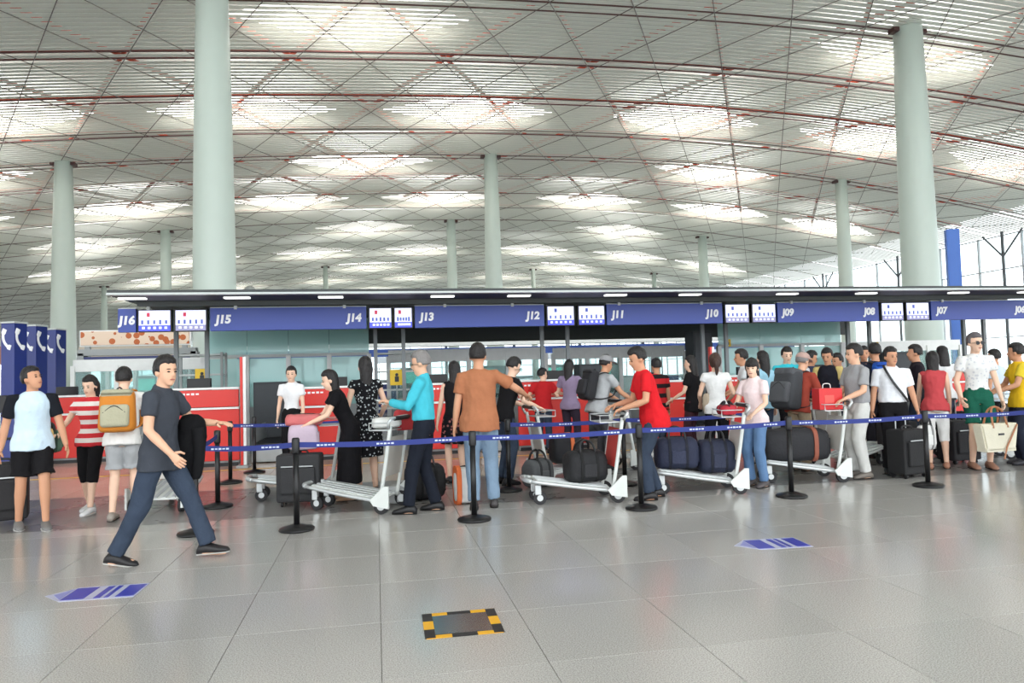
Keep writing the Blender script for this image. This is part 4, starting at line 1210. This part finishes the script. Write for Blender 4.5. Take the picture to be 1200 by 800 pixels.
# ================================================================== LUGGAGE
M_alu = mat('cart_aluminium', (204, 208, 208), rough=.35, metal=.45)
M_aluw = mat('cart_white', (222, 226, 222), rough=.45)
M_tyre = mat('rubber_tyre', (38, 38, 40), rough=.7)
M_pan = mat('cart_panel', (206, 202, 194), rough=.5)
def place(t, loc, rz):
    t.location = loc; t.rotation_euler = (0, 0, rz)
def cart(x, y, rz, label, panel=True, red=False, hh=1.02):
    """luggage trolley; local +Y is the push direction, handle at -Y end"""
    t = empty('luggage_trolley', (x, y, 0), R(rz), label, 'trolley', 'airport luggage trolleys')
    zf, zr = .27, .13
    sl = math.atan2(zf - zr, .92)
    rot = Matrix.Rotation(sl, 3, 'X')
    for sx in (-1, 1):
        obj('side_rail', tb(smooth_path([(sx * .24, -.46, zr), (sx * .26, 0, (zf + zr) / 2), (sx * .20, .46, zf)], 4), .022, 8), M_alu, t, smooth=True)
        obj('rear_skirt', prism([(-.60, .06), (-.42, .09), (-.38, .15), (-.55, .30), (-.60, .30)], 'x', sx * .30 - .012, sx * .30 + .012), M_aluw, t)
    obj('deck', bx((0, -.02, (zf + zr) / 2 + .006), (.40, .86, .022), .008, rot), M_aluw, t)
    for i in range(4): obj('deck_slat', bx((-.15 + i * .1, -.02, (zf + zr) / 2 + .022), (.045, .84, .012), .004, rot), M_alu, t)
    obj('front_bumper', tb(smooth_path([(-.20, .46, zf), (-.12, .52, zf + .01), (.12, .52, zf + .01), (.20, .46, zf)], 4), .026, 8), M_alu, t, smooth=True)
    for sx in (-1, 1):
        wh = obj('rear_wheel', tb([(sx * .27 - .02, -.50, .085), (sx * .27 + .02, -.50, .085)], .085, 20), M_tyre, t)
        obj('hub', tb([(sx * .27 - .024, -.50, .085), (sx * .27 + .024, -.50, .085)], .045, 14), M_alu, wh)
        cw = obj('caster', tb([(sx * .13 - .018, .36, .075), (sx * .13 + .018, .36, .075)], .075, 20), M_tyre, t)
        obj('hub', tb([(sx * .13 - .021, .36, .075), (sx * .13 + .021, .36, .075)], .035, 14), M_alu, cw)
        obj('caster_fork', bx((sx * .13, .38, .165), (.05, .07, .11), .01), M_alu, t)
        obj('upright', tb(smooth_path([(sx * .22, -.46, zr), (sx * .22, -.52, .45), (sx * .22, -.60, hh - .08)], 4), .022, 8), M_aluw, t, smooth=True)
    if panel: obj('advert_panel', bx((0, -.535, .60), (.42, .015, .44), .006, Matrix.Rotation(R(9), 3, 'X')), mat('cart_red_panel', (196, 66, 60)) if red else M_pan, t)
    h = obj('handle', tb(smooth_path([(-.27, -.60, hh - .1), (-.28, -.64, hh), (.28, -.64, hh), (.27, -.60, hh - .1)], 3), .018, 8), M_alu, t, smooth=True)
    obj('grip', tb([(-.2, -.645, hh), (.2, -.645, hh)], .026, 10), M_black, h)
    b = obj('basket', bx((0, -.46, hh - .13), (.42, .24, .012), .004), M_alu, t)
    for sx in (-1, 1): obj('basket_wire', tb([(sx * .21, -.58, hh - .05), (sx * .21, -.34, hh - .05), (sx * .21, -.34, hh - .13)], .007, 6), M_alu, b)
    obj('basket_wire', tb([(-.21, -.34, hh - .05), (.21, -.34, hh - .05)], .007, 6), M_alu, b)
    return t
def soft_bag(name, loc, rz, size, col, label, cat='bag', group=None, strap=None, handles=True, tilt=0, mm=None):
    t = empty(name, loc, R(rz), label, cat, group)
    t.rotation_euler = (R(tilt), 0, R(rz))
    w, d, h = size
    X = V((1, 0, 0))
    bm = bmesh.new()
    N = 20; rings = []
    prof = [(-.5, .55), (-.47, .85), (-.38, .97), (-.15, 1), (.15, 1.0), (.38, .97), (.47, .85), (.5, .55)]
    L = []
    for u, k in prof:
        ring = []
        for j in range(N):
            a = 2 * PI * j / N
            cx, cz = math.cos(a), math.sin(a)
            e = .62
            yy = math.copysign(abs(cx) ** e, cx) * d / 2 * k
            zz = h / 2 + math.copysign(abs(cz) ** e, cz) * h / 2 * k - (1 - k) * h * .12
            ring.append(bm.verts.new((u * w, yy, max(0, zz))))
        L.append(ring)
    for i in range(len(L) - 1):
        for j in range(N): bm.faces.new((L[i][j], L[i][(j + 1) % N], L[i + 1][(j + 1) % N], L[i + 1][j]))
    bm.faces.new(L[0][::-1]); bm.faces.new(L[-1])
    bmesh.ops.subdivide_edges(bm, edges=bm.edges[:], cuts=1, use_grid_fill=True)
    for v in bm.verts:
        q = noise.noise(v.co * 9 + V((loc[0], loc[1], 0)) * 3)
        if v.co.z > .02: v.co += V((0, 0, q * .012)); v.co.y += q * .012
    obj('body', bm, mm or mat('nylon', col, rough=.75, bump=.3, bscale=30, var=.12), t, smooth=True)
    obj('zip', tb(smooth_path([(-w * .46, 0, h * .88), (-w * .2, 0, h * 1.0), (w * .2, 0, h * 1.0), (w * .46, 0, h * .88)], 4), .008, 6), M_black, t)
    obj('end_pocket', bx((w * .495, 0, h * .45), (.03, d * .6, h * .5), .012), mat('nylon_dark', tuple(max(0, c - 10) for c in col), rough=.8), t)
    if handles:
        for xs in (-w * .2, w * .2):                       # webbing bands that carry the handles
            bm = bmesh.new()
            RR = [[bm.verts.new((xs + q, math.copysign(abs(math.cos(a)) ** .62, math.cos(a)) * (d / 2 + .006), max(0, h / 2 + math.copysign(abs(math.sin(a)) ** .62, math.sin(a)) * (h / 2 + .004)))) for a in [2 * PI * j / 28 for j in range(28)]] for q in (-.016, .016)]
            for j in range(28): bm.faces.new((RR[0][j], RR[0][(j + 1) % 28], RR[1][(j + 1) % 28], RR[1][j]))
            bm.faces.new(RR[0][::-1]); bm.faces.new(RR[1])
            obj('webbing', bm, mat('webbing', tuple(int(c * .6) for c in col), rough=.8), t)
        obj('front_pocket', bx((0, -d / 2 + .004, h * .40), (w * .34, .035, h * .42), .014), mat('nylon_pocket', tuple(min(255, c + 8) for c in col), rough=.75, bump=.3), t)
        for sd in (-1, 1):
            obj('handle', tb(smooth_path([(-w * .2, sd * d * .36, h * .82), (-w * .17, sd * d * .2, h * 1.18), (0, sd * d * .12, h * 1.32), (w * .17, sd * d * .2, h * 1.18), (w * .2, sd * d * .36, h * .82)], 4), .014, 6), M_black, t)
    if strap is not None:
        bm = bmesh.new()
        for sgn, xs in ((1, strap[1]),):
            RR = [[bm.verts.new((xs + q, math.copysign(abs(math.cos(a)) ** .62, math.cos(a)) * (d / 2 + .016), h / 2 + math.copysign(abs(math.sin(a)) ** .62, math.sin(a)) * (h / 2 + .016))) for a in [2 * PI * j / 28 for j in range(28)]] for q in (-.025, .025)]
            for j in range(28): bm.faces.new((RR[0][j], RR[0][(j + 1) % 28], RR[1][(j + 1) % 28], RR[1][j]))
            bm.faces.new(RR[0][::-1]); bm.faces.new(RR[1])
        for v in bm.verts: v.co.z = max(0, v.co.z)
        obj('strap', bm, mat('strap', strap[0], rough=.7), t)
    return t
def suitcase(loc, rz, size, col, label, handle=.0, tilt=0, upright=True):
    t = empty('suitcase', loc, R(rz), label, 'suitcase', 'dark suitcases in the queue')
    t.rotation_euler = (R(tilt), 0, R(rz))
    w, d, h = size
    z0 = .05 if upright else 0
    mm = mat('suitcase_fabric', col, rough=.7, bump=.2)
    obj('shell', bx((0, 0, z0 + (h - z0) / 2), (w, d, h - z0), .035, seg=3), mm, t, smooth=False)
    obj('front_pocket', bx((0, -d / 2 - .012, z0 + h * .42), (w * .8, .05, h * .5), .02), mm, t)
    obj('zip', bx((0, -d / 2 - .04, z0 + h * .70), (w * .72, .008, .014)), M_steel, t)
    obj('top_grip', tb(smooth_path([(-.09, 0, h - .01), (-.07, 0, h + .035), (.07, 0, h + .035), (.09, 0, h - .01)], 3), .012, 6), M_black, t)
    if upright:
        for sx in (-1, 1):
            for sy in (-1, 1): obj('wheel', tb([(sx * w * .38 - .012, sy * d * .32, .028), (sx * w * .38 + .012, sy * d * .32, .028)], .028, 12), M_black, t)
    if handle:
        for sx in (-1, 1): obj('handle_rod', tb([(sx * .09, d * .3, h - .02), (sx * .09, d * .3, h + handle)], .008, 6), M_steel, t)
        obj('handle_bar', bx((0, d * .3, h + handle), (.22, .03, .03), .008), M_black, t)
    return t
def backpack(key, size, col, label, col2, at=.28):
    r, arms, sp, lat, fwd, up, s = PEOPLE[key]
    w, d, h = size
    c = sp(at) - fwd * (.125 * s + d / 2)
    Wm = Matrix.Rotation(r.rotation_euler.z, 3, 'Z')
    o = r.location + Wm @ c
    t = empty('backpack', o, 0, label, 'backpack', 'backpacks worn in the queue')
    # local frame follows the wearer's back
    Mx = Matrix((lat, fwd, up)).transposed()
    t.rotation_euler = (Wm @ Mx).to_euler()
    mm = mat('pack_fabric', col, rough=.8, bump=.3, bscale=30); m2 = mat('pack_fabric', col2, rough=.8, bump=.3)
    bm = bx((0, 0, 0), (w, d, h), min(w, d) * .42, seg=5)
    for v in bm.verts: v.co.x *= 1 - .22 * max(0, v.co.z / h); v.co.y *= 1 - .25 * max(0, v.co.z / h)
    obj('main_body', bm, mm, t, smooth=True)
    obj('front_pocket', bx((0, -d / 2 - .01, -h * .12), (w * .78, d * .4, h * .52), .045, seg=3), m2, t, smooth=True)
    obj('lid', bx((0, -.01, h * .40), (w * .86, d * .9, h * .2), .05, seg=3), m2, t, smooth=True)
    obj('zip', tb(smooth_path([(-w * .3, -d * .72, -h * .05), (0, -d * .735, .11 * h), (w * .3, -d * .72, -h * .05)], 4), .006, 6), M_black, t)
    obj('top_loop', tb(smooth_path([(-.04, d * .3, h * .46), (0, d * .3, h * .56), (.04, d * .3, h * .46)], 3), .009, 6), M_black, t)
    for sx in (-1, 1):
        obj('shoulder_strap', tb(smooth_path([(sx * .09, d * .45, h * .40), (sx * .115, d * .5 + .12, h * .5 + .005), (sx * .135, d * .5 + .285, h * .18), (sx * .155, d * .5 + .27, -h * .15), (sx * .175, d * .5 + .10, -h * .36), (sx * .12, d * .4, -h * .42)], 4), .022, 8, .4), M_black if col != (206, 128, 40) else mm, t, smooth=True)
    return t
# ---- trolleys (direction = push direction)
cart(2.14, 8.02, 88, 'luggage trolley with red panel pushed by the man in the red shirt', red=True)
soft_bag('travel_bag', (2.33, 7.98, .215), 6, (.46, .34, .36), (30, 30, 33), 'black boxy travel bag on the trolley of the man in red', group='bags on the trolleys', tilt=0)
soft_bag('travel_bag', (2.52, 9.52, .235), 4, (.42, .36, .40), (34, 34, 38), 'black travel bag with an orange strap on the bending man trolley', group='bags on the trolleys', strap=((214, 110, 60), .04), handles=False)
cart(3.70, 8.14, 78, 'luggage trolley with two navy duffels pushed by the woman in pink', red=False)
soft_bag('duffel_bag', (3.54, 8.2, .275), -12, (.50, .36, .38), (38, 44, 68), 'rounded navy duffel bag lying towards the front of the pink woman trolley', group='bags on the trolleys')
soft_bag('duffel_bag', (4.0, 8.1, .215), -10, (.42, .36, .40), (34, 40, 62), 'upright navy duffel bag next to the handle of the pink woman trolley', group='bags on the trolleys')
cart(5.28, 8.48, 80, 'luggage trolley pushed by the man in grey trousers')
soft_bag('duffel_bag', (5.28, 8.5, .25), -10, (.86, .42, .42), (38, 38, 42), 'large black duffel bag with a brown strap on the grey man trolley', group='bags on the trolleys', strap=((150, 84, 64), .22), handles=False)
cart(-.30, 8.40, 64, 'luggage trolley with a bare pale deck beside the turquoise man', panel=True)
cart(2.65, 9.55, -84, 'luggage trolley held by the bending man in black', panel=True)
cart(-2.45, 9.38, -4, 'luggage trolley pushed by the person with the orange backpack')
cart(-1.05, 9.42, 92, 'luggage trolley under the hands of the woman in the long black dress', panel=False)
cart(4.2, 10.58, -78, 'luggage trolley pushed by the man with the grey cap')
cart(6.88, 9.45, -74, 'luggage trolley pushed by the traveller in the rust shirt')
cart(8.9, 9.6, 60, 'luggage trolley standing behind the girl with sunglasses')
soft_bag('travel_bag', (8.85, 9.6, .25), 50, (.5, .4, .45), (36, 36, 40), 'black travel bag on the trolley behind the girl with sunglasses', group='bags on the trolleys')
soft_bag('kit_bag', (2.04, 9.16, .0), 30, (.36, .30, .36), (86, 88, 90), 'grey and black kit bag standing on the floor by the stanchion', group='bags on the floor')
soft_bag('kit_bag', (.28, 8.62, .0), 60, (.40, .28, .22), (170, 172, 172), 'crumpled pale grey bag on the floor beside the bare decked trolley', group='bags on the floor', handles=False)
soft_bag('kit_bag', (.55, 8.75, .0), 20, (.46, .30, .42), (28, 28, 30), 'black holdall behind the legs of the turquoise man', group='bags on the floor')
soft_bag('plastic_bag', (.98, 8.28, .0), 10, (.24, .18, .42), (228, 228, 226), 'white carrier bag with orange side at the brown man feet', group='bags on the floor', strap=((232, 116, 62), -.09), handles=False)
soft_bag('kit_bag', (4.35, 9.6, .0), 0, (.42, .3, .36), (30, 30, 34), 'black holdall on the floor behind the man in red', group='bags on the floor')
suitcase((-.90, 8.85, 0), -6, (.50, .30, .60), (44, 44, 46), 'tall dark grey suitcase next to the woman in black dress', .0)
suitcase((6.72, 8.20, 0), 12, (.44, .28, .62), (26, 26, 28), 'black upright suitcase in front of the man in white shirt', .12)
suitcase((7.5, 9.35, 0), -10, (.46, .3, .62), (44, 44, 48), 'charcoal suitcase behind the woman in white shorts', .3)
suitcase((-4.02, 8.75, 0), 20, (.5, .32, .66), (34, 32, 34), 'black suitcase behind the young man in black shorts', .25)
suitcase((8.30, 9.1, 0), 6, (.5, .32, .62), (30, 30, 34), 'black suitcase behind the cream tote bag', .3)
# ---- worn bags
backpack('pack', (.36, .20, .46), (206, 128, 40), 'orange backpack with a khaki front pocket', (176, 172, 146))
backpack('cap', (.30, .18, .46), (34, 34, 38), 'black backpack worn by the man in the grey cap', (44, 44, 48))
backpack('p23', (.40, .26, .58), (64, 66, 70), 'big grey rucksack worn by the traveller in the rust shirt', (84, 86, 90), .20)
backpack('p29', (.34, .2, .46), (36, 96, 198), 'bright blue backpack worn by a person in dark clothes', (30, 80, 176))
# shoulder bag of p17
soft_bag('shoulder_bag', (4.78, 9.72, .82), 30, (.32, .12, .30), (186, 170, 148), 'beige shoulder bag hanging at the side of the woman in black')
# handbag of striped girl
soft_bag('shopping_bag', W('stripe', (.34, .24, .72)), 40, (.26, .14, .26), (96, 130, 110), 'colourful shopping bag on the arm of the striped top woman', strap=((226, 190, 120), .0))
# tote of the tall girl
def tote(loc, rz, w0, w1, h, d, col, label, strap):
    t = empty('tote_bag', loc, R(rz), label, 'tote bag')
    bm = prism([(-w0 / 2, 0), (w0 / 2, 0), (w1 / 2, h), (-w1 / 2, h)], 'y', -d / 2, d / 2)
    bmesh.ops.bevel(bm, geom=bm.edges[:], offset=.02, segments=2, affect='EDGES')
    obj('body', bm, mat('canvas', col, rough=.85, bump=.2), t)
    for sy in (-1, 1):
        obj('handle', tb(smooth_path([(-.12, sy * d * .5, h * .85), (-.09, sy * .03, h + .16), (0, 0, h + .22), (.09, sy * .03, h + .16), (.12, sy * d * .5, h * .85)], 4), .013, 6), mat('tan_leather', (176, 116, 76), rough=.5), t)
    if strap: obj('long_strap', tb([(w1 * .42, -d / 2 - .01, h * .95), (w1 * .1, -d / 2 - .02, .05), (w1 * .02, -d / 2 - .02, -.10)], .014, 6, .5), mat('tan_leather', (176, 116, 76), rough=.5), t)
    obj('badge', bx((0, -d / 2 - .004, h * .62), (.09, .008, .025)), M_black, t)
    obj('base_panel', bx((0, 0, .02), (w0 * .99, d * 1.0, .05), .01), mat('canvas', (232, 226, 204)), t)
    return t
tote((8.02, 8.16, .28), 4, .48, .62, .36, .16, (232, 226, 204), 'large cream tote bag with tan handles carried by the tall girl', True)
soft_bag('paper_bag', (7.22, 8.45, .30), 10, (.26, .12, .34), (232, 232, 230), 'white paper shopping bag beside the stanchion', handles=True)
# red gift box on the grey man's trolley basket
rb = empty('gift_box', (5.74, 8.40, .915), R(-10), 'bright red cardboard box on the basket of the grey man trolley', 'box')
obj('carton', bx((0, 0, .12), (.30, .22, .27), .006), mat('red_card', (214, 42, 44), rough=.4), rb)
obj('pale_print', bx((-.02, -.112, .12), (.12, .004, .10)), mat('red_print', (228, 92, 84)), rb)
obj('carry_handle', tb(smooth_path([(-.05, 0, .25), (-.04, 0, .31), (.04, 0, .31), (.05, 0, .25)], 3), .006, 6), M_white, rb)
# bags in other baskets
soft_bag('hand_bag', (4.15, 8.05, .905), 80, (.26, .2, .12), (190, 44, 60), 'small red handbag in the basket of the pink woman trolley', handles=True)
soft_bag('plastic_bag', (.10, 8.20, .905), 10, (.30, .22, .12), (236, 236, 232), 'white plastic bag in the basket of the bare decked trolley', handles=False)
soft_bag('gift_bag', (.34, 8.35, .86), 20, (.28, .2, .24), (200, 60, 64), 'red and tan gift bag beside the basket of the bare decked trolley', strap=((206, 170, 120), .06), handles=False)
soft_bag('folded_jacket', (-.86, 8.95, .92), 0, (.42, .24, .14), (206, 110, 110), 'salmon pink jacket bundled on the trolley of the woman in black', handles=False)
soft_bag('shopping_bag', (-.86, 8.86, .64), 0, (.34, .2, .30), (196, 176, 192), 'lilac bag stacked above the tall dark suitcase', handles=False)
# jacket carried by the walking man
jk = empty('jacket', W('walk', (-.2, .17, .98)), PEOPLE['walk'][0].rotation_euler.z, 'black jacket draped over the forearm of the walking man', 'jacket')
bm = bmesh.new()
rg = []
for t, w, d, yy in ((.21, .04, .07, .02), (.16, .085, .12, .02), (.02, .085, .135, .02), (-.15, .075, .13, .0), (-.30, .06, .10, -.01), (-.37, .035, .06, -.02)):
    rg.append((V((0, yy, t)), V((1, 0, 0)), V((0, 1, 0)), w, d))
loft(bm, rg, 16)
link('drape', remesh(bm, .014, 3, .022, 8), cloth((22, 22, 24)), jk, True)
obj('hanging_sleeve', tb(smooth_path([(.05, .10, .1), (.06, .12, -.1), (.05, .10, -.26), (.04, .08, -.32)], 3), [.05, .05, .05, .048, .046, .044, .042, .04, .038, .036][:10], 10), cloth((26, 26, 28)), jk, smooth=True)
# paper in the turquoise man's hands
pp = empty('paper_sheet', W('turq', (0, .46, 1.20)), PEOPLE['turq'][0].rotation_euler.z, 'white paper slip held by the man in turquoise', 'paper')
obj('sheet', bx((0, 0, 0), (.16, .10, .004), rot=Matrix.Rotation(R(35), 3, 'X')), M_white, pp)
# glasses
def specs(key, label, dark):
    r = PEOPLE[key][0]
    eyes = [c for c in r.children if c.name.startswith('eye') and not c.name.startswith('eyebrow')]
    if len(eyes) < 2: return
    cs = []
    for e in eyes:
        n = len(e.data.vertices); q = V((0, 0, 0))
        for v in e.data.vertices: q += v.co
        cs.append(q / n)
    mid = (cs[0] + cs[1]) / 2; lx = (cs[1] - cs[0]).normalized(); fy = V((-lx.y, lx.x, 0))
    if lx.x < 0: lx = -lx; fy = -fy
    t = empty('glasses', Matrix.Translation(r.location) @ Matrix.Rotation(r.rotation_euler.z, 4, 'Z') @ mid, r.rotation_euler.z, label, 'glasses')
    fy = V((-lx.y, lx.x, 0))
    for sd in (-1, 1):
        c = lx * (sd * .034) + fy * .018
        obj('lens', tb([c - fy * .003, c + fy * .003], .026, 14), M_black if dark else M_clear, t)
        if not dark:
            pts = [c + lx * (.026 * math.cos(a)) + V((0, 0, .02 * math.sin(a))) for a in [2 * PI * k / 12 for k in range(13)]]
            obj('rim', tb(pts, .0025, 5), M_black, t)
        obj('temple', tb([c + lx * (sd * .03), lx * (sd * .084) - fy * .02, lx * (sd * .086) - fy * .09], .003, 5), M_black, t)
    obj('bridge', tb([lx * -.01 + fy * .02, lx * .01 + fy * .02], .003, 5), M_black, t)
specs('girl', 'dark sunglasses worn by the tall girl in the white tee', True)
specs('turq', 'thin rimmed glasses worn by the man in turquoise', False)
specs('m11', 'thin rimmed glasses worn by the bending man in black', False)
# shoulder strap of the man in the white shirt
ms = empty('shoulder_strap', PEOPLE['p30'][0].location, PEOPLE['p30'][0].rotation_euler.z, 'dark shoulder strap across the white shirt', 'strap')
s_ = 1.69 / 1.72
obj('webbing', tb([V(p) * s_ for p in smooth_path([(.10, .02, 1.47), (.09, .115, 1.40), (.02, .152, 1.25), (-.08, .15, 1.10), (-.17, .09, .98)], 4)], .016, 6, .4), M_black, ms)
